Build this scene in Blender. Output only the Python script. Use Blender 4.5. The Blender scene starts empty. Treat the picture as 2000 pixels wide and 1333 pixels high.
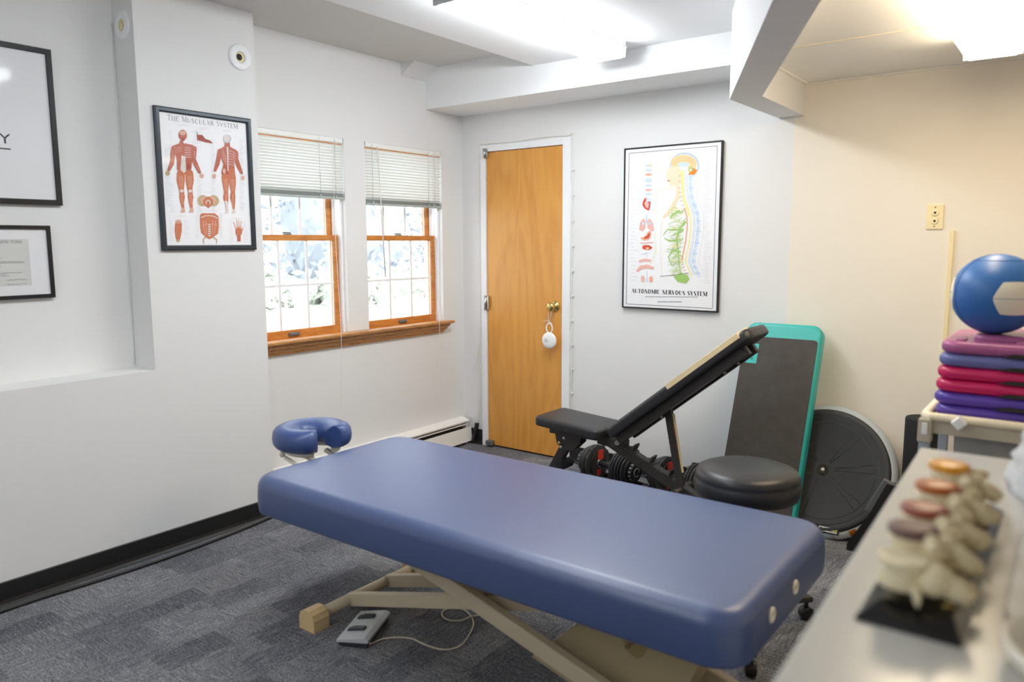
import bpy, bmesh, math, random
from mathutils import Vector, Matrix, noise
random.seed(7)
C = bpy.context.scene.collection
SC = bpy.context.scene
PI = math.pi
def R(a): return math.radians(a)

# ---------------------------------------------------------------- camera, world, exposure
cam = bpy.data.cameras.new('camera'); camo = bpy.data.objects.new('camera', cam); C.objects.link(camo)
camo.location = (3.46402, -4.05468, 1.40310)
_yaw, _pitch, _roll = R(36.8755), R(-7.33726), R(-0.22183)
_fw = Vector((-math.sin(_yaw)*math.cos(_pitch), math.cos(_yaw)*math.cos(_pitch), math.sin(_pitch)))
_r = Vector((math.cos(_yaw), math.sin(_yaw), 0)); _u = _r.cross(_fw)
_r2 = _r*math.cos(_roll)+_u*math.sin(_roll); _u2 = -_r*math.sin(_roll)+_u*math.cos(_roll)
_m = Matrix((_r2, _u2, -_fw)).transposed()
camo.rotation_euler = _m.to_euler()
cam.sensor_width = 36.0; cam.lens = 1489.76/2000*36
cam.clip_start = 0.05; cam.clip_end = 100
cam.dof.use_dof = True; cam.dof.focus_distance = 4.3; cam.dof.aperture_fstop = 2.2
SC.camera = camo
w = bpy.data.worlds.new('world'); SC.world = w; w.use_nodes = True
bg = w.node_tree.nodes['Background']; bg.inputs[0].default_value = (0.86, 0.94, 1.0, 1); bg.inputs[1].default_value = 1.4
SC.view_settings.view_transform = 'Standard'; SC.view_settings.look = 'None'
SC.view_settings.gamma = 1; SC.view_settings.use_curve_mapping = False
SC.view_settings.exposure = 1.42
COOL = (0.93, 0.97, 1.0); WARM = (1.0, 0.83, 0.58)
E_COOL = 10.0; E_WARM = 6.5; E_FILL_BACK = 9.0; E_FILL_TABLE = 6.5

# ---------------------------------------------------------------- materials
def lin(c):
    return tuple(((x/255)/12.92 if x/255 <= 0.04045 else ((x/255+0.055)/1.055)**2.4) for x in c)
MATS = {}
def mat(name, rgb, rough=0.5, metal=0.0, coat=0.0, spec=0.5, trans=0.0, emit=None, estr=0.0, bump=0.0, bscale=200.0, var=0.0, vscale=8.0, sheen=0.0, alpha=1.0, crough=0.03):
    m = bpy.data.materials.new(name); m.use_nodes = True; MATS[name] = m
    nt = m.node_tree; b = nt.nodes['Principled BSDF']
    col = (*lin(rgb), 1)
    b.inputs['Base Color'].default_value = col; b.inputs['Roughness'].default_value = rough
    b.inputs['Metallic'].default_value = metal; b.inputs['Coat Weight'].default_value = coat; b.inputs['Coat Roughness'].default_value = crough
    b.inputs['Specular IOR Level'].default_value = spec; b.inputs['Transmission Weight'].default_value = trans
    b.inputs['Alpha'].default_value = alpha
    if emit: b.inputs['Emission Color'].default_value = (*emit, 1); b.inputs['Emission Strength'].default_value = estr
    tc = None
    if bump or var:
        tc = nt.nodes.new('ShaderNodeTexCoord')
    if bump:
        n = nt.nodes.new('ShaderNodeTexNoise'); n.inputs['Scale'].default_value = bscale; n.inputs['Detail'].default_value = 3
        nt.links.new(tc.outputs['Object'], n.inputs['Vector'])
        bp = nt.nodes.new('ShaderNodeBump'); bp.inputs['Strength'].default_value = bump; bp.inputs['Distance'].default_value = 0.002
        nt.links.new(n.outputs['Fac'], bp.inputs['Height']); nt.links.new(bp.outputs['Normal'], b.inputs['Normal'])
    if var:
        n = nt.nodes.new('ShaderNodeTexNoise'); n.inputs['Scale'].default_value = vscale; n.inputs['Detail'].default_value = 4
        nt.links.new(tc.outputs['Object'], n.inputs['Vector'])
        mx = nt.nodes.new('ShaderNodeMix'); mx.data_type = 'RGBA'
        mx.inputs['A'].default_value = tuple(x*(1-var) for x in col[:3])+(1,); mx.inputs['B'].default_value = tuple(min(1, x*(1+var)) for x in col[:3])+(1,)
        nt.links.new(n.outputs['Fac'], mx.inputs['Factor']); nt.links.new(mx.outputs['Result'], b.inputs['Base Color'])
    return m
mat('wall_white', (232, 232, 231), 0.75, spec=0.25, bump=0.12, bscale=90, var=0.015, vscale=3)
mat('wall_cream', (240, 233, 220), 0.75, spec=0.25, bump=0.12, bscale=90, var=0.015, vscale=3)
mat('ceil_white', (244, 245, 246), 0.8, spec=0.2, bump=0.06, bscale=60)
mat('ceil_strip_shaded', (218, 217, 214), 0.8, spec=0.2, bump=0.06, bscale=60)  # darker than the main ceiling: shade on the raised strip put into its colour
mat('ceil_panel', (248, 246, 240), 0.75, spec=0.2, bump=0.08, bscale=40, var=0.02, vscale=5)
mat('trim_white', (243, 244, 246), 0.4)
mat('heater_white', (243, 241, 236), 0.4)
mat('gloss_white', (245, 245, 243), 0.3)
mat('blind_white', (243, 244, 241), 0.45)
mat('blind_grey', (176, 184, 180), 0.45)
mat('black_rubber', (30, 29, 29), 0.42, bump=0.1, bscale=120)
mat('black_frame', (22, 22, 27), 0.35)
mat('pewter_frame', (62, 68, 74), 0.32, metal=0.55)
mat('paper', (248, 248, 250), 0.6, spec=0.3)
mat('mat_board', (236, 236, 238), 0.7)
mat('parchment', (214, 215, 211), 0.7)
mat('dark_gap', (45, 40, 34), 0.7)
mat('brass', (214, 190, 120), 0.22, metal=0.95)
mat('chrome', (190, 190, 190), 0.25, metal=0.9)
mat('steel_grey', (120, 122, 124), 0.4, metal=0.5)
mat('vinyl_blue', (56, 78, 128), 0.42, spec=0.9, coat=0.5, crough=0.38, bump=0.10, bscale=500, var=0.05, vscale=3)
mat('vinyl_cradle', (58, 82, 138), 0.36, spec=0.7, bump=0.10, bscale=500)
mat('beige_metal', (206, 192, 164), 0.45)
mat('beige_light', (236, 230, 214), 0.5)
mat('tan_rubber', (226, 196, 146), 0.55)
mat('beige_panel', (178, 162, 128), 0.55)
mat('logo_tan', (158, 140, 96), 0.5)
mat('logo_dark', (92, 82, 64), 0.5)
mat('pedal_grey', (196, 200, 202), 0.45)
mat('pedal_dark', (52, 58, 64), 0.5)
mat('cord_cream', (216, 208, 186), 0.5)
mat('cord_white', (232, 230, 224), 0.5)
mat('black_vinyl', (44, 44, 47), 0.38, bump=0.15, bscale=350)
mat('black_metal', (54, 51, 49), 0.42)
mat('plate_black', (48, 49, 52), 0.5)
mat('plate_edge', (66, 68, 71), 0.5)
mat('red_plastic', (214, 58, 46), 0.45)
mat('stitch_cream', (236, 216, 172), 0.6, var=0.08, vscale=20)
mat('red_mark', (196, 84, 50), 0.6)
mat('teal', (50, 178, 172), 0.35, bump=0.1, bscale=60)
mat('step_mat', (70, 66, 62), 0.7, bump=0.6, bscale=300, var=0.3, vscale=22)
mat('teal_dark', (34, 132, 130), 0.4)
mat('bosu_black', (44, 45, 47), 0.55, bump=0.2, bscale=120)
mat('bosu_line', (66, 67, 69), 0.5)
mat('bosu_silver', (172, 178, 182), 0.45)
mat('sticker_white', (226, 226, 222), 0.5)
mat('sticker_ink', (60, 60, 60), 0.6)
mat('sticker_orange', (216, 120, 36), 0.5)
mat('sticker_green', (170, 180, 40), 0.5)
mat('foam_black', (26, 26, 28), 0.8, bump=0.5, bscale=400, var=0.5, vscale=300)
mat('cart_cream', (244, 232, 204), 0.4)
mat('cart_clear', (206, 196, 174), 0.3, alpha=0.75)
mat('cart_grey', (156, 164, 172), 0.45)
mat('bin_grey', (126, 128, 130), 0.5)
mat('pink_plastic', (170, 92, 142), 0.28)
mat('slate_plastic', (104, 108, 168), 0.28)
mat('magenta_plastic', (206, 28, 96), 0.26)
mat('purple_plastic', (92, 66, 170), 0.26)
mat('ball_blue', (50, 106, 176), 0.38, bump=0.15, bscale=150)
mat('ball_white', (240, 234, 216), 0.4, bump=0.15, bscale=150)
mat('ball_seam', (24, 66, 122), 0.6)
mat('counter_top', (203, 202, 196), 0.22, spec=0.5)
mat('cabinet', (222, 221, 217), 0.45)
mat('bone', (238, 226, 190), 0.5, bump=0.5, bscale=90, var=0.12, vscale=60)
mat('bone_grey', (218, 204, 166), 0.5, bump=0.5, bscale=90, var=0.12, vscale=60)
mat('disc_orange', (232, 160, 40), 0.3)
mat('disc_brown', (186, 104, 46), 0.35)
mat('disc_red', (158, 84, 66), 0.4, var=0.4, vscale=90)
mat('disc_dark', (120, 92, 86), 0.5, var=0.3, vscale=90)
mat('base_black', (16, 15, 17), 0.12, spec=0.6)
mat('plastic_film', (240, 242, 245), 0.3, alpha=0.8)
mat('ceramic', (238, 232, 218), 0.2)
mat('sensor_white', (246, 246, 246), 0.35)
mat('ivory', (245, 230, 184), 0.4)
mat('fixture_grey', (188, 190, 192), 0.5)
mat('lamp_cool', (250, 250, 250), 0.5, emit=COOL, estr=E_COOL)
mat('lamp_warm', (250, 250, 245), 0.5, emit=WARM, estr=E_WARM)
mat('lamp_fill_table', (250, 250, 250), 0.5, emit=COOL, estr=E_FILL_TABLE)
mat('lamp_fill_back', (250, 250, 245), 0.5, emit=(0.95, 0.98, 1.0), estr=E_FILL_BACK)
mat('caulk', (238, 228, 200), 0.7)
mat('grass_bright', (222, 225, 216), 0.9, var=0.15, vscale=6)
mat('leaf', (150, 164, 142), 0.9, var=0.3, vscale=9)
mat('bark', (186, 190, 198), 0.9, var=0.08, vscale=6)
mat('ink_grey', (120, 122, 130), 0.6); mat('ink_black', (34, 32, 34), 0.6); mat('ink_faint', (198, 198, 208), 0.6)
mat('ink_pinkish', (214, 190, 196), 0.6)
mat('ink_line', (70, 70, 78), 0.6)
for n_, c_ in dict(m_red=(194, 112, 94), m_deep=(168, 84, 68), m_lite=(224, 178, 160), m_pale=(230, 220, 214), m_tan=(200, 174, 132), m_orange=(208, 126, 92),
                   n_peach=(248, 214, 158), n_skin=(248, 226, 196), n_ring=(196, 208, 216), n_blue=(204, 222, 241), n_paleblue=(230, 238, 247), n_orange=(236, 140, 44),
                   n_green=(166, 206, 112), n_pgreen=(208, 228, 170), n_yellow=(246, 236, 160), n_coral=(244, 178, 150), n_red=(216, 84, 66), n_pink=(240, 192, 184)).items():
    mat(n_, c_, 0.6, spec=0.3)

def glass_mat(name, gl=0.04, rough=0.03, tint=(1, 1, 1)):
    m = bpy.data.materials.new(name); m.use_nodes = True; nt = m.node_tree; nt.nodes.clear(); MATS[name] = m
    o = nt.nodes.new('ShaderNodeOutputMaterial'); t = nt.nodes.new('ShaderNodeBsdfTransparent'); g = nt.nodes.new('ShaderNodeBsdfGlossy')
    g.inputs['Roughness'].default_value = rough; t.inputs[0].default_value = (*tint, 1)
    f = nt.nodes.new('ShaderNodeFresnel'); f.inputs[0].default_value = 1.45
    mx = nt.nodes.new('ShaderNodeMixShader')
    geo = nt.nodes.new('ShaderNodeNewGeometry'); sub = nt.nodes.new('ShaderNodeMath'); sub.operation = 'SUBTRACT'; sub.inputs[0].default_value = 1.0
    mul = nt.nodes.new('ShaderNodeMath'); mul.operation = 'MULTIPLY'
    nt.links.new(geo.outputs['Backfacing'], sub.inputs[1]); nt.links.new(sub.outputs[0], mul.inputs[0]); nt.links.new(f.outputs[0], mul.inputs[1]); nt.links.new(mul.outputs[0], mx.inputs[0]); nt.links.new(t.outputs[0], mx.inputs[1]); nt.links.new(g.outputs[0], mx.inputs[2]); nt.links.new(mx.outputs[0], o.inputs[0])
glass_mat('glass'); glass_mat('frame_glass', rough=0.06)

def wood(name, c1, c2, axis, scale=1.0, rough=0.38, coat=0.2):
    m = bpy.data.materials.new(name); m.use_nodes = True; MATS[name] = m; nt = m.node_tree; b = nt.nodes['Principled BSDF']
    tc = nt.nodes.new('ShaderNodeTexCoord'); mp = nt.nodes.new('ShaderNodeMapping'); nt.links.new(tc.outputs['Object'], mp.inputs[0])
    s = [9, 9, 9]; s[axis] = 1.5; mp.inputs['Scale'].default_value = [x*scale for x in s]
    n = nt.nodes.new('ShaderNodeTexNoise'); n.inputs['Scale'].default_value = 0.55; n.inputs['Detail'].default_value = 3; n.inputs['Distortion'].default_value = 0.6
    nt.links.new(mp.outputs[0], n.inputs['Vector'])
    mul = nt.nodes.new('ShaderNodeMath'); mul.operation = 'MULTIPLY'; mul.inputs[1].default_value = 9; nt.links.new(n.outputs['Fac'], mul.inputs[0])
    sn = nt.nodes.new('ShaderNodeMath'); sn.operation = 'PINGPONG'; sn.inputs[1].default_value = 0.5; nt.links.new(mul.outputs[0], sn.inputs[0])
    n2 = nt.nodes.new('ShaderNodeTexNoise'); n2.inputs['Scale'].default_value = 6; n2.inputs['Detail'].default_value = 5; nt.links.new(mp.outputs[0], n2.inputs['Vector'])
    ad = nt.nodes.new('ShaderNodeMath'); ad.operation = 'ADD'; nt.links.new(sn.outputs[0], ad.inputs[0]); nt.links.new(n2.outputs['Fac'], ad.inputs[1])
    cr = nt.nodes.new('ShaderNodeValToRGB'); cr.color_ramp.elements[0].position = 0.3; cr.color_ramp.elements[1].position = 0.95
    cr.color_ramp.elements[0].color = (*lin(c2), 1); cr.color_ramp.elements[1].color = (*lin(c1), 1)
    nt.links.new(ad.outputs[0], cr.inputs[0]); nt.links.new(cr.outputs[0], b.inputs['Base Color'])
    b.inputs['Roughness'].default_value = rough; b.inputs['Coat Weight'].default_value = coat; b.inputs['Coat Roughness'].default_value = 0.3
wood('door_wood', (224, 160, 74), (212, 144, 58), 2, 0.62)
wood('sash_wood', (214, 140, 62), (188, 110, 42), 1, 1.4)
wood('sill_wood', (200, 142, 78), (146, 94, 44), 1, 2.6)

def carpet():
    m = bpy.data.materials.new('carpet'); m.use_nodes = True; MATS['carpet'] = m; nt = m.node_tree; b = nt.nodes['Principled BSDF']; L = nt.links
    N = nt.nodes.new; tc = N('ShaderNodeTexCoord')
    def noi(sc, scale=(1, 1, 1), det=3, rot=0):
        mp = N('ShaderNodeMapping'); mp.inputs['Scale'].default_value = scale; mp.inputs['Rotation'].default_value = (0, 0, rot); L.new(tc.outputs['Object'], mp.inputs[0])
        n = N('ShaderNodeTexNoise'); n.inputs['Scale'].default_value = sc; n.inputs['Detail'].default_value = det; L.new(mp.outputs[0], n.inputs['Vector']); return n.outputs['Fac']
    def cells(size, seed):   # rectangular woven blocks, each with its own random value
        mp = N('ShaderNodeMapping'); mp.inputs['Location'].default_value = (seed, seed*1.7, 0); L.new(tc.outputs['Object'], mp.inputs[0])
        sp = N('ShaderNodeSeparateXYZ'); L.new(mp.outputs[0], sp.inputs[0])
        row = N('ShaderNodeMath'); row.operation = 'SNAP'; row.inputs[1].default_value = size[0]; L.new(sp.outputs[0], row.inputs[0])
        wn = N('ShaderNodeTexWhiteNoise'); wn.noise_dimensions = '1D'; L.new(row.outputs[0], wn.inputs['W'])
        ad = N('ShaderNodeMath'); ad.operation = 'ADD'; L.new(sp.outputs[1], ad.inputs[0]); L.new(wn.outputs['Value'], ad.inputs[1])
        col = N('ShaderNodeMath'); col.operation = 'SNAP'; col.inputs[1].default_value = size[1]; L.new(ad.outputs[0], col.inputs[0])
        cb = N('ShaderNodeCombineXYZ'); L.new(row.outputs[0], cb.inputs[0]); L.new(col.outputs[0], cb.inputs[1])
        w2 = N('ShaderNodeTexWhiteNoise'); w2.noise_dimensions = '2D'; L.new(cb.outputs[0], w2.inputs['Vector']); return w2.outputs['Value']
    def mt(op, a, b_):
        k = N('ShaderNodeMath'); k.operation = op
        for i, x in enumerate((a, b_)):
            if isinstance(x, (int, float)): k.inputs[i].default_value = x
            else: L.new(x, k.inputs[i])
        return k.outputs[0]
    sx = noi(110, (0.13, 1.6, 1), 2); sy = noi(110, (1.6, 0.13, 1), 2)   # streaks along x and along y
    cell = cells((0.085, 0.17), 0.3); pick = mt('GREATER_THAN', cell, 0.5)
    mx = N('ShaderNodeMix'); L.new(pick, mx.inputs['Factor']); L.new(sx, mx.inputs['A']); L.new(sy, mx.inputs['B'])
    shade = cells((0.13, 0.24), 5.1); broad = noi(2.2); fine = noi(420, det=1); dot = noi(150, det=1)
    v = mt('ADD', mt('MULTIPLY', mt('SUBTRACT', mx.outputs['Result'], 0.5), 0.95), 0.5)
    v = mt('ADD', v, mt('MULTIPLY', mt('SUBTRACT', shade, 0.5), 0.20))
    v = mt('ADD', v, mt('MULTIPLY', mt('SUBTRACT', broad, 0.5), 0.35))
    v = mt('ADD', v, mt('MULTIPLY', mt('SUBTRACT', fine, 0.5), 1.3))
    v = mt('ADD', v, mt('MULTIPLY', mt('SUBTRACT', dot, 0.5), 1.1))
    cr = N('ShaderNodeValToRGB'); e = cr.color_ramp.elements
    e[0].position = 0.05; e[0].color = (*lin((58, 60, 67)), 1); e[1].position = 0.95; e[1].color = (*lin((176, 174, 173)), 1)
    k = e.new(0.5); k.color = (*lin((110, 112, 119)), 1)
    L.new(v, cr.inputs[0]); L.new(cr.outputs[0], b.inputs['Base Color']); b.inputs['Roughness'].default_value = 0.95; b.inputs['Specular IOR Level'].default_value = 0.1
    bp = N('ShaderNodeBump'); bp.inputs['Strength'].default_value = 0.6; bp.inputs['Distance'].default_value = 0.004; L.new(v, bp.inputs['Height']); L.new(bp.outputs[0], b.inputs['Normal'])
carpet()

# ---------------------------------------------------------------- mesh helpers
class MB:
    def __init__(s): s.bm = bmesh.new(); s.mi = 0; s.M = Matrix.Identity(4)
    def v(s, p): return s.bm.verts.new(s.M @ Vector(p))
    def f(s, vs, smooth=False):
        try: fc = s.bm.faces.new(vs)
        except ValueError: return
        fc.material_index = s.mi; fc.smooth = smooth
    def box(s, a, b, bev=0.0, seg=2):
        x0, y0, z0 = a; x1, y1, z1 = b
        vs = [s.v(p) for p in ((x0, y0, z0), (x1, y0, z0), (x1, y1, z0), (x0, y1, z0), (x0, y0, z1), (x1, y0, z1), (x1, y1, z1), (x0, y1, z1))]
        fs = []
        for q in ((0, 3, 2, 1), (4, 5, 6, 7), (0, 1, 5, 4), (1, 2, 6, 5), (2, 3, 7, 6), (3, 0, 4, 7)):
            fc = s.bm.faces.new([vs[i] for i in q]); fc.material_index = s.mi; fs.append(fc)
        if bev:
            ed = list({e for fc in fs for e in fc.edges})
            bmesh.ops.bevel(s.bm, geom=ed, offset=bev, segments=seg, affect='EDGES', profile=0.5, material=-1)
        return s
    def beam(s, p, q, wd, ht, up=(0, 0, 1), bev=0.0):   # rectangular bar from p to q
        p = Vector(p); q = Vector(q); d = q-p; L = d.length; x = d.normalized(); y = Vector(up).cross(x)
        if y.length < 1e-5: y = Vector((0, 1, 0))
        y.normalize(); z = x.cross(y)
        old = s.M; T = Matrix((x, y, z)).transposed().to_4x4(); T.translation = p; s.M = old @ T
        s.box((0, -wd/2, -ht/2), (L, wd/2, ht/2), bev); s.M = old; return s
    def prism(s, poly, h, axis='z', base=0.0, smooth=False):  # poly in 2D, extruded along axis
        def P(a, b, c): return {'z': (a, b, c), 'y': (a, c, b), 'x': (c, a, b)}[axis]
        A = [s.v(P(a, b, base)) for a, b in poly]; B = [s.v(P(a, b, base+h)) for a, b in poly]
        s.f(A[::-1]); s.f(B); n = len(poly)
        for i in range(n): s.f([A[i], A[(i+1) % n], B[(i+1) % n], B[i]], smooth)
        return s
    def rings(s, rings, caps=True, closed=True, smooth=True):
        vr = [[s.v(p) for p in r] for r in rings]; n = len(vr[0])
        for a, b in zip(vr, vr[1:]):
            for i in range(n if closed else n-1): s.f([a[i], a[(i+1) % n], b[(i+1) % n], b[i]], smooth)
        if caps: s.f(vr[0][::-1], False); s.f(vr[-1], False)
        return s
    def tube(s, pts, r, n=8, closed=False, smooth=True):
        pts = [Vector(p) for p in pts]; rs = r if isinstance(r, (list, tuple)) else [r]*len(pts); out = []; m = len(pts)
        prev = None
        for i, p in enumerate(pts):
            if closed: t = pts[(i+1) % m]-pts[i-1]
            else: t = pts[min(i+1, m-1)]-pts[max(i-1, 0)]
            t.normalize()
            if prev is None:
                a = Vector((0, 0, 1)) if abs(t.z) < 0.9 else Vector((1, 0, 0)); u = t.cross(a).normalized()
            else: u = (prev-t*prev.dot(t)).normalized()
            prev = u; v_ = t.cross(u)
            out.append([p+(u*math.cos(2*PI*k/n)+v_*math.sin(2*PI*k/n))*rs[i] for k in range(n)])
        if closed: out.append(out[0])
        return s.rings(out, caps=not closed)
    def lathe(s, prof, n=32, c=(0, 0, 0), caps=True):   # prof of (r,z)
        return s.rings([[(c[0]+r*math.cos(2*PI*k/n), c[1]+r*math.sin(2*PI*k/n), c[2]+z) for k in range(n)] for r, z in prof], caps)
    def cyl(s, p, q, r, n=20, bev=0.0):
        p = Vector(p); q = Vector(q); d = (q-p); L = d.length; z = d.normalized(); a = Vector((1, 0, 0)) if abs(z.x) < 0.9 else Vector((0, 1, 0))
        x = a.cross(z).normalized(); y = z.cross(x); old = s.M; T = Matrix((x, y, z)).transposed().to_4x4(); T.translation = p; s.M = old @ T
        if bev: s.lathe([(r-bev, 0), (r-bev*.3, bev*.3), (r, bev), (r, L-bev), (r-bev*.3, L-bev*.3), (r-bev, L)], n)
        else: s.lathe([(r, 0), (r, L)], n)
        s.M = old; return s
    def pad(s, x0, y0, x1, y1, z0, z1, rc, rt, rb=None, n=6, m=5, dome=0.0, belly=0.0):  # rounded cushion
        rb = rt if rb is None else rb; rings = []
        def ring(ins, z, bul=0):
            a, b, c_, d = x0+ins-bul, y0+ins-bul, x1-ins+bul, y1-ins+bul; r = max(rc-ins, 0.0008); o = []
            for cx, cy, st in ((c_-r, d-r, 0), (a+r, d-r, PI/2), (a+r, b+r, PI), (c_-r, b+r, 1.5*PI)):
                for k in range(n+1):
                    t = st+PI/2*k/n; o.append((cx+r*math.cos(t), cy+r*math.sin(t), z))
            return o
        for k in range(m+1):
            t = PI/2*k/m; rings.append(ring(rb*(1-math.sin(t)), z0+rb*(1-math.cos(t))))
        if belly: 
            for k in range(1, 5): rings.append(ring(0, z0+rb+(z1-z0-rt-rb)*k/5, belly*math.sin(PI*k/5)))
        for k in range(m+1):
            t = PI/2*k/m; rings.append(ring(rt*(1-math.cos(t)), z1-rt*(1-math.sin(t))))
        if dome:
            W = min(x1-x0, y1-y0)/2
            for q in (0.25, 0.5, 0.75, 0.95):
                rings.append(ring(rt+(W-rt)*q*0.98, z1+dome*(1-(1-q)**2)))
        return s.rings(rings)
    def ball(s, c, r, n=16, sc=(1, 1, 1)):
        prof = [(max(math.sin(PI*k/n), 1e-3)*r, -math.cos(PI*k/n)*r) for k in range(n+1)]
        old = s.M; s.M = old @ Matrix.Translation(c) @ Matrix.Diagonal((*sc, 1)); s.lathe(prof, n*2); s.M = old; return s
    def build(s, name, m, parent=None, loc=None, rot=None):
        me = bpy.data.meshes.new(name); bmesh.ops.recalc_face_normals(s.bm, faces=s.bm.faces[:]); s.bm.to_mesh(me); s.bm.free()
        for k in (m if isinstance(m, (list, tuple)) else [m]): me.materials.append(MATS[k])
        o = bpy.data.objects.new(name, me); C.objects.link(o)
        if parent: o.parent = parent
        if loc: o.location = loc
        if rot: o.rotation_euler = rot
        return o
def thing(name, label, cat, loc=(0, 0, 0), rot=(0, 0, 0), group=None):
    o = bpy.data.objects.new(name, None); C.objects.link(o); o.location = loc; o.rotation_euler = rot
    return tag(o, label, cat, group)
def tag(o, label, cat, group=None, kind=None):
    o['label'] = label; o['category'] = cat
    if group: o['group'] = group
    if kind: o['kind'] = kind
    return o
def struct(o, label=None):
    o['kind'] = 'structure'
    if label: o['label'] = label
    return o
def bez(pts, k=6):   # Catmull-Rom
    P = [Vector(p) for p in pts]; o = []
    for i in range(len(P)-1):
        a, b, c, d = P[max(i-1, 0)], P[i], P[i+1], P[min(i+2, len(P)-1)]
        for j in range(k):
            t = j/k; o.append(0.5*((2*b)+(c-a)*t+(2*a-5*b+4*c-d)*t*t+(3*b-a-3*c+d)*t**3))
    return o+[P[-1]]

# ---------------------------------------------------------------- room shell
ZH, ZM, ZR, ZS, ZB = 2.502, 2.41, 2.189, 2.254, 2.035   # high strip, main ceiling, right ceiling, soffit, beam underside
PF, PE, NE, NZ = 0.174, -1.733, -2.322, 0.845            # pilaster face, its end, niche edge, niche ledge
XR, YF = 4.7, -6.2
WZ0, WZ1 = 0.862, 2.0
WIN = [(-1.716, -1.042), (-0.884, -0.209)]
f = MB(); f.box((-0.2, YF-0.2, -0.1), (XR+0.2, 0.3, 0)); struct(f.build('floor', 'carpet'), 'grey patterned carpet floor')
wl = MB()
T = -0.16
wl.box((T, -1.9, 0), (0, 0.2, WZ0)); wl.box((T, -1.9, WZ1), (0, 0.2, 2.62))
wl.box((T, -1.9, WZ0), (0, WIN[0][0], WZ1)); wl.box((T, WIN[0][1], WZ0), (0, WIN[1][0], WZ1)); wl.box((T, WIN[1][1], WZ0), (0, 0.2, WZ1))
wl.box((T, YF-0.2, 0), (0, -1.9, 2.62)); wl.box((0, YF, 0), (PF, PE, NZ)); wl.box((0, NE, NZ), (PF, PE, 2.62))
struct(wl.build('wall_left', 'wall_white'), 'white wall with windows, projecting pier and long niche')
cj = MB()  # old seam of paint down the niche corner
cj.tube([(0.004, NE-0.006+0.002*math.sin(k), NZ+0.01+k*0.1) for k in range(16)], 0.0022, 5)
struct(cj.build('trim_1', 'wall_white'))
DX0, DX1, DZ = 0.2176, 0.826, 2.0
wb = MB(); wb.box((0, 0, 0), (0.171, 0.2, 2.62)); wb.box((0.887, 0, 0), (2.2235, 0.2, 2.62)); wb.box((0.171, 0, 2.044), (0.887, 0.2, 2.62)); wb.box((0.171, 0.05, 0), (0.887, 0.2, 2.05))
struct(wb.build('wall_back', 'wall_white'), 'white wall with the narrow wooden door')
wr = MB(); wr.box((2.2235, 0, 0), (XR+0.2, 0.2, 2.62)); struct(wr.build('wall_back', 'wall_cream'), 'cream painted stretch of the back wall')
o_ = MB(); o_.box((XR, YF-0.2, 0), (XR+0.2, 0, 2.62)); struct(o_.build('wall_right', 'wall_cream'))
o_ = MB(); o_.box((0, YF-0.2, 0), (XR, YF, 2.62)); struct(o_.build('wall_front', 'wall_white'))
# ceilings
c_ = MB(); c_.box((0, YF, ZH), (0.845, 0, ZH+0.12)); struct(c_.build('ceiling', 'ceil_strip_shaded'), 'raised ceiling strip beside the windows')
BL = [(2.140, 0), (2.136, -0.66), (4.62, -5.885), (4.62, YF)]; BR = [(2.272, 0), (2.276, -0.641), (4.70, -5.83), (4.70, YF)]
c_ = MB(); c_.prism([(0.845, 0), (2.2, 0), (2.2, -0.65), (4.66, -5.86), (4.66, YF), (0.845, YF)], 0.21, base=ZM); struct(c_.build('ceiling', 'ceil_white'), 'white ceiling over the middle of the room')
c_ = MB(); c_.prism([(2.2, 0), (XR, 0), (XR, -5.86), (4.66, -5.86), (2.2, -0.65)], 0.15, base=ZR); struct(c_.build('ceiling', 'ceil_panel'), 'lower boarded ceiling on the right')
c_ = MB()
for yy, am in ((-0.78, 0.004), (-2.0, 0.004), (-3.2, 0.004)):
    c_.box((2.3 if yy > -1 else 2.8, yy-0.0035, ZR-0.003), (XR, yy+0.0035, ZR+0.001))
struct(c_.build('trim_2', 'caulk'))
c_ = MB(); c_.box((2.272, -0.010, ZR-0.006), (XR, -0.001, ZR), 0.002); c_.beam((2.282, -0.03, ZR-0.004), (2.284, -0.65, ZR-0.004), 0.016, 0.008)
struct(c_.build('trim_3', 'ceil_panel'))
b_ = MB(); poly = BL+BR[::-1]; b_.prism(poly, ZM+0.02-ZB, base=ZB); struct(b_.build('trim_4', 'wall_white'), 'angled white ceiling beam')
b_ = MB(); b_.box((0, -0.352, ZS), (2.16, 0, 2.56)); struct(b_.build('trim_5', 'ceil_white'), 'white soffit above the door')
b_ = MB(); b_.prism([(0, 2.425), (0.13, ZH+0.01), (0, ZH+0.01)], 0.215, axis='y', base=-0.567); struct(b_.build('trim_6', 'wall_white'), 'small chamfered block at the corner of the soffit')
# cove baseboards
def cove(mb, p, q, nrm, h=0.098, t=0.006, toe=0.022):
    p = Vector((*p, 0)); q = Vector((*q, 0)); n = Vector((*nrm, 0)); prof = [(0, 0), (toe, 0), (toe*0.9, 0.004), (toe*0.45, 0.012), (t, 0.026), (t, h-0.003), (t*0.5, h), (0, h)]
    mb.rings([[e+n*a+Vector((0, 0, b)) for a, b in prof] for e in (p, q)], smooth=False)
bb = MB(); cove(bb, (PF, YF), (PF, PE), (1, 0))
ang = [PI/2*k/5 for k in range(6)]
cove(bb, (PF+0.004, PE), (0.0, PE), (0, 1)); bb.rings([[(PF+a*math.cos(t), PE+a*math.sin(t), b) for a, b in [(0.0005, 0), (0.022, 0), (0.02, 0.004), (0.01, 0.012), (0.006, 0.026), (0.006, 0.095), (0.003, 0.098), (0.0005, 0.098)]] for t in ang], smooth=False)
struct(bb.build('baseboard_left', 'black_rubber'), 'black rubber cove base')
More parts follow.
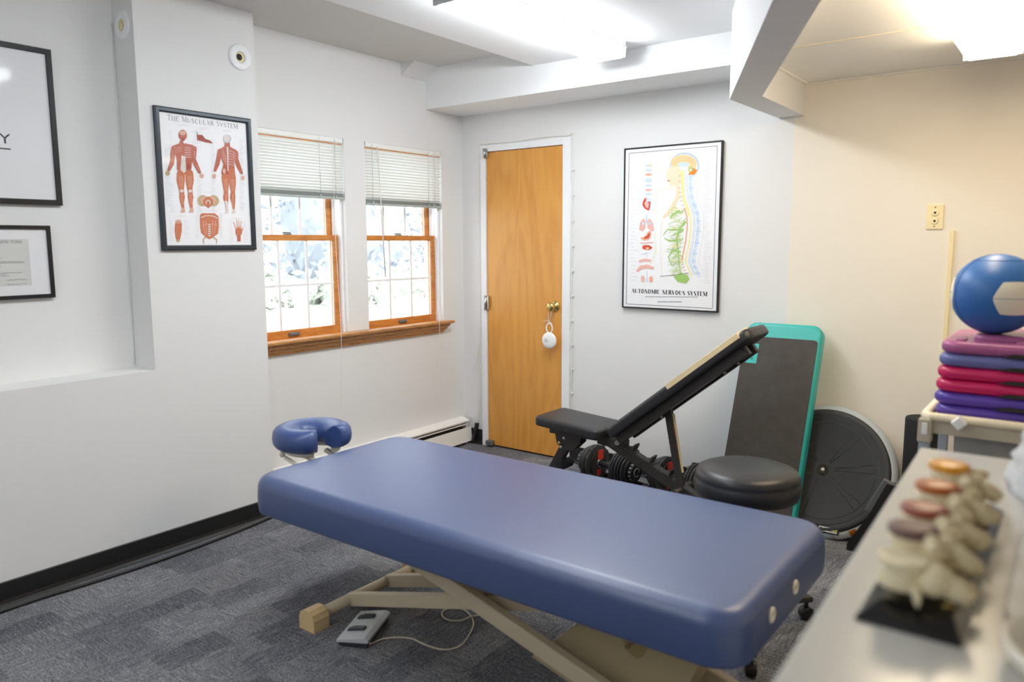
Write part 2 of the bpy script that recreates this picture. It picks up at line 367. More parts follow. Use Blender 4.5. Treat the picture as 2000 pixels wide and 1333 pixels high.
bb = MB(); cove(bb, (0.0, 0), (0.171, 0), (0, -1), 0.105); cove(bb, (0.887, 0), (XR, 0), (0, -1), 0.105); struct(bb.build('baseboard_back', 'black_rubber'))
bb = MB(); cove(bb, (XR, YF), (XR, 0), (-1, 0)); struct(bb.build('baseboard_right', 'black_rubber'))
bb = MB(); cove(bb, (PF, YF), (XR, YF), (0, 1)); struct(bb.build('baseboard_front', 'black_rubber'))

# ---------------------------------------------------------------- door
d = MB(); d.box((0.171, -0.014, 0), (DX0-0.002, 0.05, 2.044), 0.002); d.box((DX1+0.002, -0.014, 0), (0.887, 0.05, 2.044), 0.002); d.box((DX0-0.002, -0.0135, DZ+0.003), (DX1+0.002, 0.05, 2.0435), 0.0015)
fr = struct(d.build('door_1', 'trim_white'), 'narrow flush birch door in a white frame')
d = MB(); d.box((DX0+0.001, -0.002, 0.012), (DX1-0.003, 0.035, DZ), 0.002); d.build('door_slab', 'door_wood', fr)
d = MB(); d.box((DX0, 0.036, 0.0), (DX1, 0.048, DZ)); d.build('door_gap', 'dark_gap', fr)
def at_y(prof, x, z, y0, mb, n=28):  # lathe pointing to -y
    mb.rings([[(x+r*math.cos(2*PI*k/n), y0-h, z+r*math.sin(2*PI*k/n)) for k in range(n)] for r, h in prof])
d = MB(); at_y([(0.036, 0), (0.036, 0.003), (0.03, 0.008), (0.016, 0.012), (0.014, 0.03), (0.02, 0.036), (0.028, 0.046), (0.029, 0.056), (0.022, 0.066), (0.008, 0.068)], 0.768, 1.0, -0.002, d); d.build('door_knob', 'brass', fr)
for z_, h_ in ((1.992, 0.055), (1.0, 0.09)):
    d = MB(); d.box((DX0-0.012, -0.022, z_-h_/2), (DX0+0.022, -0.012, z_+h_/2), 0.002); d.cyl((DX0, -0.026, z_-h_/2-0.004), (DX0, -0.026, z_+h_/2+0.004), 0.009); d.build('hinge', 'chrome', fr)
d = MB(); d.box((DX0+0.0, -0.04, 0.012), (DX0+0.055, -0.003, 0.045), 0.004); d.build('door_stop', 'steel_grey', fr)
# alarm disc on the knob
al = thing('door_sensor', 'round white puck hanging by string from the brass doorknob', 'door sensor', (0.762, -0.045, 0.785))
d = MB(); d.rings([[(r*math.cos(2*PI*k/32), -0.012-h, r*math.sin(2*PI*k/32)) for k in range(32)] for r, h in ((0.03, -0.012), (0.048, -0.009), (0.053, -0.002), (0.053, 0.004), (0.047, 0.010), (0.03, 0.013), (0.002, 0.014))]); d.build('disc', 'sensor_white', al)
d = MB(); d.tube([(0.023*math.cos(t), -0.012, 0.079+0.031*math.sin(t)) for t in [2*PI*k/24 for k in range(24)]], 0.0042, 8, closed=True); d.build('ring', 'sensor_white', al)
d = MB(); d.tube([(-0.014+0.009*math.cos(2*PI*k/16), -0.0275, 0.009*math.sin(2*PI*k/16)) for k in range(16)], 0.0011, 6, closed=True); d.build('button', 'ink_grey', al)
d = MB(); d.tube(bez([(0.0, -0.012, 0.109), (-0.008, -0.012, 0.14), (-0.009, 0.0, 0.20), (0.004, 0.016, 0.232), (0.014, 0.002, 0.20), (0.008, -0.01, 0.15), (0.0, -0.012, 0.109)]), 0.0014, 6)
d.tube(bez([(-0.045, -0.014, 0.118), (-0.02, -0.016, 0.126), (0.0, -0.014, 0.12), (0.022, -0.014, 0.112)]), 0.0016, 6); d.build('string', 'cord_white', al)

# ---------------------------------------------------------------- windows
for wi, (y0, y1) in enumerate(WIN):
    wroot = MB()   # jamb liner
    for a, b in (((-0.155, y0, WZ0), (-0.03, y0+0.016, WZ1)), ((-0.155, y1-0.016, WZ0), (-0.03, y1, WZ1)), ((-0.155, y0, WZ1-0.012), (-0.02, y1, WZ1))): wroot.box(a, b)
    for yy in (y0+0.016, y1-0.022): wroot.box((-0.10, yy, WZ0), (-0.085, yy+0.006, WZ1))
    wn = struct(wroot.build('window_%d' % (wi+1), 'trim_white'), 'double-hung window with orange wooden sashes, %s' % ('next to the pier' if wi == 0 else 'next to the corner'))
    a0, a1 = y0+0.018, y1-0.018
    def sash(nm, x0, x1, z0, z1, sw, br, tr):
        s = MB(); s.box((x0, a0, z0), (x1, a0+sw, z1), 0.002); s.box((x0, a1-sw, z0), (x1, a1, z1), 0.002)
        s.box((x0-0.001, a0, z0), (x1+0.001, a1, z0+br), 0.002); s.box((x0-0.001, a0, z1-tr), (x1+0.001, a1, z1), 0.002)
        so = s.build('sash', 'sash_wood', wn); xm = (x0+x1)/2
        s = MB(); s.box((xm-0.002, a0+sw, z0+br), (xm+0.002, a1-sw, z1-tr)); s.build('pane', 'glass', so)
        s = MB(); ws = (a1-a0-2*sw)
        for k in (1, 2): s.box((xm+0.003, a0+sw+ws*k/3-0.007, z0+br), (xm+0.012, a0+sw+ws*k/3+0.007, z1-tr))
        zm = (z0+br+z1-tr)/2; s.box((xm+0.003, a0+sw, zm-0.006), (xm+0.0125, a1-sw, zm+0.006)); 
        s.box((xm+0.003, a0+sw, z0+br), (xm+0.008, a0+sw+0.006, z1-tr)); s.box((xm+0.003, a1-sw-0.006, z0+br), (xm+0.008, a1-sw, z1-tr))
        s.build('muntin', 'trim_white', so); return so
    lo = sash('lower', -0.088, -0.055, WZ0+0.012, 1.452, 0.034, 0.052, 0.032)
    up = sash('upper', -0.135, -0.105, 1.42, WZ1-0.014, 0.034, 0.03, 0.03)
    ym = (a0+a1)/2-(0.02 if wi == 0 else 0.0)
    s = MB(); s.box((-0.055, ym-0.035, WZ0+0.028), (-0.045, ym+0.035, WZ0+0.05), 0.003); s.box((-0.046, ym-0.027, WZ0+0.034), (-0.040, ym+0.027, WZ0+0.044), 0.002); s.build('sash_lift', 'steel_grey', lo)
    s = MB(); s.box((-0.088, ym-0.02, 1.452), (-0.06, ym+0.02, 1.458), 0.002); s.beam((-0.074, ym-0.03, 1.463), (-0.074, ym+0.02, 1.463), 0.012, 0.007, bev=0.002); s.build('sash_lock', 'steel_grey', lo)
s = MB()   # stool and apron moulding, one continuous piece
s.box((-0.055, WIN[0][0], WZ0-0.004), (0.0, WIN[0][1], WZ0+0.012)); s.box((-0.055, WIN[1][0], WZ0-0.004), (0.0, WIN[1][1], WZ0+0.012))
prof = [(0, 0.866), (0.0, 0.886), (0.066, 0.886), (0.072, 0.882), (0.072, 0.872), (0.066, 0.866), (0.05, 0.864), (0.048, 0.852), (0.036, 0.842), (0.032, 0.83), (0.02, 0.82), (0.016, 0.806), (0, 0.803)]
def skew(x): return 0.0 if x < 0.01 else x
s.rings([[(a, y + (min(a, 0.072)*0.9-0.05 if e else 0), b) for a, b in prof] for e, y in ((0, PE), (1, -0.19))], smooth=False)
tag(s.build('window_sill', 'sill_wood'), 'brown wooden window sill with moulded apron under both windows', 'window sill')
bpy.data.objects['window_sill']['kind'] = 'structure'; del bpy.data.objects['window_sill']['category']; bpy.data.objects['window_sill'].name = 'trim_7'
# blinds
for wi, (y0, y1) in enumerate(WIN):
    zb = (1.655, 1.632)[wi]
    B = thing('window_blind', ('white slatted blind half lowered over the window beside the pier', 'white slatted blind half lowered over the window nearest the corner')[wi], 'blind', (-0.012, (y0+y1)/2, WZ1), group='window blinds')
    hw = (y1-y0)/2-0.008; H = WZ1-zb
    s = MB(); s.box((-0.014, -hw, -0.026), (0.014, hw, -0.001), 0.002); s.build('headrail', 'blind_white', B)
    s = MB(); s.box((0.0, -hw, -0.037), (0.003, hw, -0.031)); s.build('valance_strip', 'sash_wood', B)
    s = MB(); nsl = 17
    for k in range(nsl):
        z = -0.046-(H-0.085)*k/(nsl-1)
        s.rings([[(0.0095, y, z+0.0088), (0.0005, y, z+0.0012), (-0.0085, y, z-0.0084), (-0.0012, y, z+0.0)] for y in (-hw, hw)], smooth=False)
    s.build('slats', 'blind_white', B)
    s = MB()
    for k in range(8): s.box((-0.012, -hw, -H+0.014+k*0.0026), (0.012, hw, -H+0.0152+k*0.0026))
    s.box((-0.013, -hw, -H), (0.013, hw, -H+0.013), 0.002); s.build('bottom_rail', 'blind_grey', B)
    for yy in (-hw+0.05, hw-0.17 if wi == 0 else hw-0.12, hw-0.06):
        s = MB(); s.tube([(0.0145, yy, -0.01), (0.0145, yy, -H+0.01)], 0.0012, 5); s.box((0.012, yy-0.006, -H+0.002), (0.017, yy+0.006, -H+0.022), 0.001); s.build('ladder_cord', 'blind_grey', B)
    yc = hw-0.02; ln = (1.53, 1.555)[wi]
    s = MB(); s.tube(bez([(0.016, yc-0.05, -0.02), (0.03, yc-0.07, -0.5), (0.088, yc-0.10, -1.10), (0.10, yc-0.125, -ln+0.03)]), 0.0014, 5); s.build('pull_cord', 'cord_white', B)
    s = MB(); s.lathe([(0.002, 0), (0.0035, 0.004), (0.006, 0.03), (0.005, 0.034)][::-1], 10, (0.10, yc-0.125, -ln)); s.build('tassel', 'cord_white', B)
    if wi == 1:
        s = MB(); s.tube([(0.02, -hw+0.09, -0.02), (0.035, -hw+0.115, -0.80)], 0.0035, 6); s.build('tilt_wand', 'cord_white', B)

# ---------------------------------------------------------------- outside
g = MB(); n1 = 20
g.rings([[(-0.4-0.45*i, -9+1.0*j, 0.80+0.012*i+0.03*noise.noise(Vector((i*.7, j*.7, 0)))) for j in range(20)] for i in range(n1)], caps=False, closed=False)
struct(g.build('ground', 'grass_bright'), 'pale lawn outside the windows')
def shrub(name, label, loc, sx, sy, sz, nleaf, m, cat='shrub', group=None):
    s = MB(); rnd = random.Random(str(loc))
    for _ in range(nleaf):
        d_ = Vector((rnd.gauss(0, 1), rnd.gauss(0, 1), abs(rnd.gauss(0, 1)))).normalized(); rr = rnd.uniform(0.55, 1.05)
        p = Vector((d_.x*sx*rr, d_.y*sy*rr, d_.z*sz*rr)); a = Vector((rnd.gauss(0, 1), rnd.gauss(0, 1), rnd.gauss(0, 1))).normalized(); b = a.cross(d_).normalized()
        L = rnd.uniform(0.05, 0.11); s.f([s.v(p-a*L), s.v(p+b*L*.4), s.v(p+a*L), s.v(p-b*L*.4)])
    s.ball((0, 0, sz*0.35), 1, 8, (sx*0.8, sy*0.8, sz*0.55))
    return tag(s.build(name, m, loc=loc), label, cat, group)
for i, yy in enumerate((-1.2, -0.2, 0.8, 1.8, 2.8)):
    shrub('shrub', 'pale leafy shrub on the lawn seen through the window panes', (-2.1-0.15*(i % 2), yy, 0.82), 0.30, 0.40, 0.36+0.05*(i % 3), 500, 'grass_bright', group='shrubs outside the windows')
for i, yy in enumerate((-2.2, 0.65, 3.5, 6.35)):
    shrub('evergreen_tree', 'grey-green tree beyond the lawn seen through the window panes', (-5.2, yy, 0.9), 0.9, 1.33, 2.9, 2200, 'bark', 'tree', group='trees outside the windows')

# ---------------------------------------------------------------- ceiling lights
def fixture(label, x0, x1, y0, y1, zc, zb_, lm, sleeves=True):
    xm, ym = (x0+x1)/2, (y0+y1)/2
    F = thing('ceiling_light', label, 'ceiling light', (xm, ym, zc)); hw, hl = (x1-x0)/2, (y1-y0)/2; dz = zb_-zc
    s = MB(); s.box((-hw+0.012, -hl+0.004, dz*0.2), (hw-0.012, hl-0.004, 0)); s.build('housing', 'fixture_grey', F)
    s = MB(); r = 0.02; pr = [(-hw-0.004, dz*0.35), (-hw-0.004, dz*0.55), (-hw+0.006, dz*0.85), (-hw+0.02, dz), (hw-0.02, dz), (hw-0.006, dz*0.85), (hw+0.004, dz*0.55), (hw+0.004, dz*0.35)]
    s.prism(pr, hl*2-0.012, axis='y', base=-hl+0.006); s.build('diffuser', lm, F)
    s = MB(); 
    for sg in (-1, 1): s.box((-hw-0.002, sg*hl-0.005, dz*0.98), (hw+0.002, sg*hl+0.001 if sg > 0 else sg*hl+0.005, 0), 0.002)
    s.box((-hw-0.008, -hl, dz*0.28), (-hw+0.004, hl, dz*0.36)); s.box((hw-0.004, -hl, dz*0.28), (hw+0.008, hl, dz*0.36))
    s.build('end_caps', 'fixture_grey', F); return F
fixture('long white fluorescent ceiling light in front of the soffit', 1.33, 1.522, -1.715, -0.5, ZM, 2.33, 'lamp_cool')
fixture('long warm fluorescent ceiling light on the lower ceiling at right', 3.02, 3.215, -1.75, -0.51, ZR, 2.10, 'lamp_warm')
fixture('added fill light over the massage table, out of view', 1.50, 1.692, -3.40, -2.18, ZM, 2.33, 'lamp_fill_table')  # invented fixture above the view, put in to light table top and left wall
fixture('added fill light at the far rear of the room, out of view', 1.6, 1.8, -5.7, -4.48, ZM, 2.33, 'lamp_fill_back')  # no lamp known here; added as fill from behind the camera

# ---------------------------------------------------------------- pipe sleeves
def flange(label, org, nrm, r, inner):
    F = thing('pipe_flange', label, 'pipe cover', org, Vector(nrm).to_track_quat('Z', 'Y').to_euler(), group=None)
    s = MB(); n = 40
    s.rings([[(a*math.cos(2*PI*k/n), a*math.sin(2*PI*k/n), h) for k in range(n)] for a, h in ((r, 0), (r, 0.005), (r-0.004, 0.008), (inner+0.004, 0.009), (inner, 0.007), (inner, 0.0))], caps=False); s.build('collar', 'trim_white', F)
    s = MB(); s.lathe([(inner, 0.001), (inner-0.003, 0.006), (inner-0.006, 0.002), (inner*0.5, 0.0015)], 30); s.build('sleeve', 'ivory', F)
    s = MB(); s.lathe([(inner*0.62, 0.0016), (inner*0.6, 0.003), (0.001, 0.003)], 24, (-0.004, 0.0, 0)); s.build('bore', 'dark_gap' if nrm[0] else 'ivory', F)
flange('round white pipe cover with a dark hole high on the pier', (PF, -1.815, 2.283), (1, 0, 0), 0.060, 0.025)
flange('round white pipe cover in the upper corner of the niche', (0.085, NE-0.0, 2.334), (0, -1, 0), 0.06, 0.025)

# ---------------------------------------------------------------- serif stroke lettering and flat print helpers
GL = {  # strokes: (x0,y0,x1,y1,thick)
 'T': (0.9, [(.45, 0, .45, 1, 1), (.03, .98, .87, .98, 0), (.03, .98, .03, .78, 0), (.87, .98, .87, .78, 0)], [.45]), 'H': (1.0, [(.18, 0, .18, 1, 1), (.82, 0, .82, 1, 1), (.18, .5, .82, .5, 0)], [.18, .82]),
 'E': (.8, [(.18, 0, .18, 1, 1), (.1, .98, .7, .98, 0), (.18, .5, .58, .5, 0), (.1, .02, .74, .02, 0), (.7, .98, .7, .82, 0), (.74, .02, .74, .2, 0)], [.18]),
 'M': (1.2, [(.15, 0, .15, 1, 0), (.15, 1, .6, .08, 1), (.6, .08, 1.05, 1, 0), (1.05, 0, 1.05, 1, 1)], [.15, 1.05]),
 'U': (1.0, [(.2, 1, .2, .3, 1), (.2, .3, .32, .08, 1), (.32, .08, .55, .0, 0), (.55, 0, .75, .1, 0), (.75, .1, .82, .3, 0), (.82, .3, .82, 1, 0)], []),
 'S': (.75, [(.62, .8, .5, .97, 0), (.5, .97, .25, .95, 0), (.25, .95, .14, .78, 1), (.14, .78, .25, .6, 1), (.25, .6, .5, .45, 1), (.5, .45, .63, .28, 1), (.63, .28, .52, .06, 1), (.52, .06, .28, .02, 0), (.28, .02, .12, .2, 0)], []),
 'C': (.9, [(.8, .75, .65, .95, 0), (.65, .95, .4, .97, 0), (.4, .97, .18, .75, 1), (.18, .75, .12, .5, 1), (.12, .5, .18, .25, 1), (.18, .25, .4, .03, 1), (.4, .03, .65, .04, 0), (.65, .04, .82, .22, 0)], []),
 'L': (.75, [(.18, 0, .18, 1, 1), (.1, .02, .7, .02, 0), (.7, .02, .7, .2, 0)], [.18]), 'A': (1.0, [(.12, 0, .5, 1, 0), (.5, 1, .88, 0, 1), (.26, .35, .74, .35, 0)], []),
 'R': (.95, [(.18, 0, .18, 1, 1), (.18, .98, .5, .98, 0), (.5, .98, .68, .88, 1), (.68, .88, .7, .7, 1), (.7, .7, .5, .52, 1), (.5, .52, .18, .52, 0), (.45, .52, .85, 0, 1)], [.18]),
 'Y': (.95, [(.47, 0, .47, .48, 1), (.1, 1, .47, .46, 1), (.85, 1, .47, .46, 0)], []), 'I': (.4, [(.2, 0, .2, 1, 1)], [.2]),
 'N': (1.0, [(.18, 0, .18, 1, 0), (.18, 1, .82, 0, 1), (.82, 0, .82, 1, 0)], [.18]), 'V': (.95, [(.1, 1, .48, 0, 1), (.48, 0, .86, 1, 0)], []),
 'O': (1.0, [(.5, .98, .22, .82, 1), (.22, .82, .12, .5, 1), (.12, .5, .22, .18, 1), (.22, .18, .5, .02, 1), (.5, .02, .78, .18, 0), (.78, .18, .88, .5, 1), (.88, .5, .78, .82, 1), (.78, .82, .5, .98, 0)], []),
 'P': (.85, [(.18, 0, .18, 1, 1), (.18, .98, .5, .98, 0), (.5, .98, .7, .86, 1), (.7, .86, .7, .64, 1), (.7, .64, .5, .48, 1), (.5, .48, .18, .48, 0)], [.18]),
 'W': (1.3, [(.08, 1, .36, 0, 1), (.36, 0, .65, .95, 0), (.65, .95, .94, 0, 1), (.94, 0, 1.22, 1, 0)], []), 'K': (.95, [(.18, 0, .18, 1, 1), (.8, 1, .18, .42, 0), (.35, .55, .86, 0, 1)], [.18]), 'F': (.75, [(.18, 0, .18, 1, 1), (.1, .98, .7, .98, 0), (.18, .5, .58, .5, 0)], [.18])}
class Print:
    """flat artwork printed on a sheet; coordinates mapped through a quadrilateral to the sheet's own width and height"""
    def __init__(s, quad, W, H, place, mats):
        s.mb = MB(); s.place = place; s.mats = mats; s.W = W; s.H = H; s.z = 0
        # homography quad (TL,TR,BR,BL) -> unit square
        import numpy as np
        A = []; b = []
        for (x, y), (u, v) in zip(quad, ((0, 1), (1, 1), (1, 0), (0, 0))):
            A += [[x, y, 1, 0, 0, 0, -u*x, -u*y], [0, 0, 0, x, y, 1, -v*x, -v*y]]; b += [u, v]
        h = np.linalg.solve(np.array(A, float), np.array(b, float)); s.h = [float(q) for q in h]+[1.0]
    def uv(s, x, y):
        h = s.h; w_ = h[6]*x+h[7]*y+1; return (h[0]*x+h[1]*y+h[2])/w_, (h[3]*x+h[4]*y+h[5])/w_
    def poly(s, pts, m, raw=False):
        s.z += 1.1e-6; q = [(p if raw else s.uv(*p)) for p in pts]; s.mb.mi = s.mats.index(m)
        s.mb.f([s.mb.v(s.place(u*s.W, v*s.H, 0.0004+s.z)) for u, v in q])
    def ell(s, cx, cy, rx, ry, m, rot=0, n=20):
        c, si = math.cos(R(rot)), math.sin(R(rot))
        s.poly([(cx+rx*math.cos(2*PI*k/n)*c-ry*math.sin(2*PI*k/n)*si, cy+rx*math.cos(2*PI*k/n)*si+ry*math.sin(2*PI*k/n)*c) for k in range(n)], m)
    def line(s, pts, w0, m, w1=None):
        w1 = w0 if w1 is None else w1; n = len(pts)
        L_, R_ = [], []
        for i, (x, y) in enumerate(pts):
            a = pts[max(i-1, 0)]; b = pts[min(i+1, n-1)]; dx, dy = b[0]-a[0], b[1]-a[1]; l = math.hypot(dx, dy) or 1; w_ = (w0+(w1-w0)*i/max(n-1, 1))/2
            L_.append((x-dy/l*w_, y+dx/l*w_)); R_.append((x+dy/l*w_, y-dx/l*w_))
        for i in range(n-1): s.poly([L_[i], L_[i+1], R_[i+1], R_[i]], m)
    def limb(s, pts, m):   # (x,y,r)
        for (x, y, r), (x2, y2, r2) in zip(pts, pts[1:]):
            dx, dy = x2-x, y2-y; l = math.hypot(dx, dy) or 1; nx, ny = -dy/l, dx/l
            s.poly([(x+nx*r, y+ny*r), (x2+nx*r2, y2+ny*r2), (x2-nx*r2, y2-ny*r2), (x-nx*r, y-ny*r)], m)
        for x, y, r in pts: s.ell(x, y, r, r, m, n=12)
    def text(s, txt, p0, p1, h, m, thick=0.16, thin=0.05, gap=0.12, big=()):   # baseline p0->p1 (crop coords), cap height h
        u0, u1 = s.uv(*p0), s.uv(*p1); hh = s.uv(p0[0], p0[1]-h)[1]-u0[1]; hh = abs(hh)*s.H
        total = sum((GL[c][0] if c in GL else 0.5)+gap for c in txt)-gap
        wid = math.hypot((u1[0]-u0[0])*s.W, (u1[1]-u0[1])*s.H); sx = wid/total; x = 0
        for i, c in enumerate(txt):
            if c in GL:
                w_, st, ser = GL[c]; k = 1.22 if i in big else 1.0
                for a, b, a2, b2, t in st:
                    tw = thick if t else thin; dx, dy = (a2-a)*sx, (b2-b)*hh*k; l = math.hypot(dx, dy) or 1; nx, ny = -dy/l*tw*hh/2, dx/l*tw*hh/2
                    P_ = [(x+a*sx+nx, b*hh*k+ny), (x+a2*sx+nx, b2*hh*k+ny), (x+a2*sx-nx, b2*hh*k-ny), (x+a*sx-nx, b*hh*k-ny)]
                    s.poly([(u0[0]+(q[0])/s.W, u0[1]+(u1[1]-u0[1])*(q[0]/wid)+q[1]/s.H) for q in P_], m, raw=True)
                for a in ser:
                    for b in (0.0, 1.0):
                        P_ = [(x+(a-.15)*sx, b*hh*k-thin*hh/2), (x+(a+.15)*sx, b*hh*k-thin*hh/2), (x+(a+.15)*sx, b*hh*k+thin*hh/2), (x+(a-.15)*sx, b*hh*k+thin*hh/2)]
                        s.poly([(u0[0]+q[0]/s.W, u0[1]+(u1[1]-u0[1])*(q[0]/wid)+q[1]/s.H) for q in P_], m, raw=True)
                x += (w_+gap)*sx
            else: x += (0.5+gap)*sx
    def greek(s, x0, x1, ys, m, hgt=2.0, rnd=random.Random(3), lo=0.5):   # tiny caption lines too small to read
        for y in ys:
            a = x0+(x1-x0)*rnd.uniform(0, 0.25); e = a+(x1-a)*rnd.uniform(lo, 1.0); x = a
            while x < e:
                l = rnd.uniform(4, 14); s.poly([(x, y), (min(x+l, e), y), (min(x+l, e), y+hgt), (x, y+hgt)], m); x += l+2.5
    def build(s, name, parent): return s.mb.build(name, s.mats, parent)

# ---------------------------------------------------------------- framed chart: muscles (on the pier)
my0, my1, mz0, mz1 = -2.261, -1.780, 1.3745, 2.001
P = thing('framed_poster', 'framed muscle chart in a pewter frame on the white pier', 'poster', (PF, my0, mz0), group=None)
W_, H_ = my1-my0, mz1-mz0; fw_ = 0.024
s = MB(); prof = [(0.0, 0), (0.0, 0.014), (0.006, 0.02), (fw_-0.006, 0.02), (fw_-0.001, 0.013), (fw_, 0.0)]
def framerings(mb, W, H, prof, pl):
    rs = []
    for cx, cy, sx, sy in ((0, 0, 1, 1), (W, 0, -1, 1), (W, H, -1, -1), (0, H, 1, -1), (0, 0, 1, 1)):
        rs.append([pl(cx+sx*a, cy+sy*a, h) for a, h in prof])
    mb.rings(rs, caps=False, smooth=False)
framerings(s, W_, H_, prof, lambda u, v, n: (n, u, v)); s.build('frame', 'pewter_frame', P)
s = MB(); s.box((0.001, fw_*0.8, fw_*0.8), (0.006, W_-fw_*0.8, H_-fw_*0.8)); sh = s.build('print', 'paper', P)
pq = Print([(130, 110), (832, 207), (872, 1213), (183, 1217)], W_-2*fw_, H_-2*fw_, lambda u, v, n: (0.006+n, fw_+u, fw_+v),
           ['m_red', 'm_deep', 'm_lite', 'm_pale', 'm_tan', 'm_orange', 'ink_grey', 'ink_faint', 'ink_pinkish'])
pq.text('THE MUSCULAR SYSTEM', (200, 180), (768, 250), 38, 'ink_grey', 0.13, 0.05, big=(0, 4, 13))
pq.greek(280, 380, (215, 224), 'ink_pinkish'); pq.greek(440, 545, (240, 249, 258), 'ink_pinkish'); pq.greek(640, 720, (262, 270), 'ink_pinkish')
for y in range(265, 940, 11):
    pq.greek(170 if 400 < y < 900 else 215, 232 if y < 700 else 262, (y,), 'ink_faint', lo=0.3)
    pq.greek(395 if y < 420 else 430, 480 if y > 660 or y < 420 else 450, (y+3,), 'ink_faint', lo=0.3)
for y in range(330, 930, 11):
    pq.greek(545, 590, (y,), 'ink_faint', lo=0.3); pq.greek(775, 828, (y+2,), 'ink_faint', lo=0.3)
# front figure
mr, md, ml, mp_, mo = 'm_red', 'm_deep', 'm_lite', 'm_pale', 'm_orange'
pq.limb([(310, 360, 16), (312, 395, 22)], mr); pq.ell(322, 304, 34, 46, mr); pq.ell(322, 285, 26, 20, ml); pq.ell(322, 340, 14, 14, md)
pq.poly([(240, 392), (290, 372), (345, 372), (405, 385), (422, 420), (405, 455), (395, 520), (388, 590), (340, 630), (300, 612), (272, 590), (272, 520), (262, 470), (232, 440)], mr)
for pts in ([(248, 408, 19), (240, 450, 20), (236, 500, 17), (230, 540, 18), (205, 595, 12)], [(412, 415, 22), (412, 460, 18), (408, 505, 17), (425, 545, 18), (455, 610, 12)]): pq.limb(pts, mr)
pq.ell(197, 618, 18, 21, 'm_tan'); pq.ell(471, 640, 18, 20, 'm_lite')
for x0, sg in ((303, -1), (372, 1)):
    pq.limb([(x0, 620, 32), (x0+sg*2, 680, 33), (x0+2, 745, 22), (x0+6, 770, 19)], mo); pq.limb([(x0+6, 775, 18), (x0+8, 815, 23), (x0+8, 860, 16), (x0+16, 915, 9)], mo)
    pq.ell(x0+6, 765, 15, 14, mp_); pq.poly([(x0+6, 905), (x0+28, 905), (x0+32, 943), (x0-10, 946), (x0+0, 930)], 'm_lite')
    for k in (-14, 0, 13): pq.line([(x0+k, 640), (x0+k*0.9+4, 690), (x0+k*0.5+3, 740)], 5, ml, 2)
    for k in (-7, 8): pq.line([(x0+6+k, 790), (x0+8+k*0.8, 840), (x0+14+k*.3, 880)], 4, ml, 2)
pq.poly([(310, 470), (342, 480), (345, 600), (330, 618), (300, 590), (306, 530)], mp_)
for k in range(5): pq.line([(335, 410+k*19), (365, 405+k*19), (385, 415+k*19)], 4, mp_)
for k in range(5): pq.line([(245+k*3, 400+k*12), (275, 405+k*10), (315, 398+k*9)], 2, ml)
pq.ell(365, 565, 18, 28, md)
for a, b in (((238, 430), (240, 520)), ((225, 545), (208, 590)), ((415, 435), (414, 500)), ((430, 550), (452, 600))): pq.line([a, b], 5, ml, 2)
# back figure
pq.limb([(680, 355, 20), (680, 400, 24)], mr); pq.ell(680, 333, 32, 36, 'ink_faint'); pq.ell(678, 328, 26, 28, mp_)
pq.poly([(608, 425), (655, 395), (705, 398), (760, 430), (760, 480), (735, 520), (738, 570), (745, 640), (690, 650), (636, 640), (640, 580), (648, 540), (632, 500), (605, 470)], mr)
for pts in ([(620, 435, 20), (610, 490, 18), (600, 540, 18), (580, 595, 12)], [(748, 450, 22), (752, 500, 18), (768, 550, 18), (795, 615, 12)]): pq.limb(pts, mr)
pq.ell(572, 642, 16, 20, 'm_lite'); pq.ell(804, 657, 16, 20, 'm_lite')
pq.ell(656, 612, 24, 38, md); pq.ell(655, 600, 14, 22, ml); pq.ell(718, 615, 24, 38, mo)
for x0 in (662, 718):
    pq.limb([(x0, 650, 30), (x0+4, 700, 27), (x0+6, 770, 17)], mo); pq.limb([(x0+6, 775, 17), (x0+4, 820, 22), (x0+10, 870, 13), (x0+12, 925, 7)], mo)
    pq.poly([(x0+2, 915), (x0+20, 915), (x0+26, 950), (x0-8, 955)], mp_)
    for k in (-10, 2, 12): pq.line([(x0+k, 665), (x0+k+3, 710), (x0+k*.6+6, 765)], 4, ml, 2)
    pq.line([(x0+5, 790), (x0+4, 850), (x0+10, 900)], 6, ml, 3)
pq.poly([(655, 845), (680, 850), (688, 940), (672, 940)], mp_)
pq.line([(682, 400), (684, 480), (685, 560), (686, 600)], 12, mp_, 8)
for k in range(6): pq.line([(690, 430+k*22), (725, 440+k*22), (745, 460+k*20)], 3, mp_)
for k in range(4): pq.line([(640, 420+k*22), (655, 450+k*22), (672, 500+k*15)], 3, ml)
# arm detail, pelvis, abdomen, foot, hand
pq.poly([(433, 262), (442, 300), (480, 302), (505, 335), (540, 345), (562, 368), (555, 372), (510, 362), (470, 352), (440, 345), (436, 300)], 'm_deep')
pq.ell(478, 845, 42, 46, 'm_tan', 15); pq.ell(568, 845, 42, 46, 'm_tan', -15); pq.ell(482, 840, 22, 28, 'm_lite', 15); pq.ell(562, 840, 22, 28, 'm_lite', -15)
pq.poly([(480, 840), (523, 808), (562, 840), (560, 875), (524, 908), (486, 880)], mo); pq.ell(522, 862, 20, 24, mp_); pq.ell(522, 870, 14, 22, mo)
pq.poly([(455, 965), (470, 950), (575, 950), (605, 975), (608, 1060), (600, 1120), (560, 1150), (530, 1168), (500, 1150), (462, 1110), (455, 1050)], mo)
pq.line([(465, 985), (500, 970), (560, 972), (598, 992)], 7, mp_); pq.line([(530, 1045), (530, 1140)], 20, mp_)
for k in range(5): pq.line([(520, 1055+k*18), (542, 1055+k*18)], 6, 'm_deep')
for k in (480, 500, 560, 582): pq.line([(k, 1010), (k*.9+52, 1080), (k*.7+158, 1130)], 5, ml, 3)
pq.line([(470, 1060), (500, 1040), (560, 1040), (600, 1055)], 4, 'm_lite')
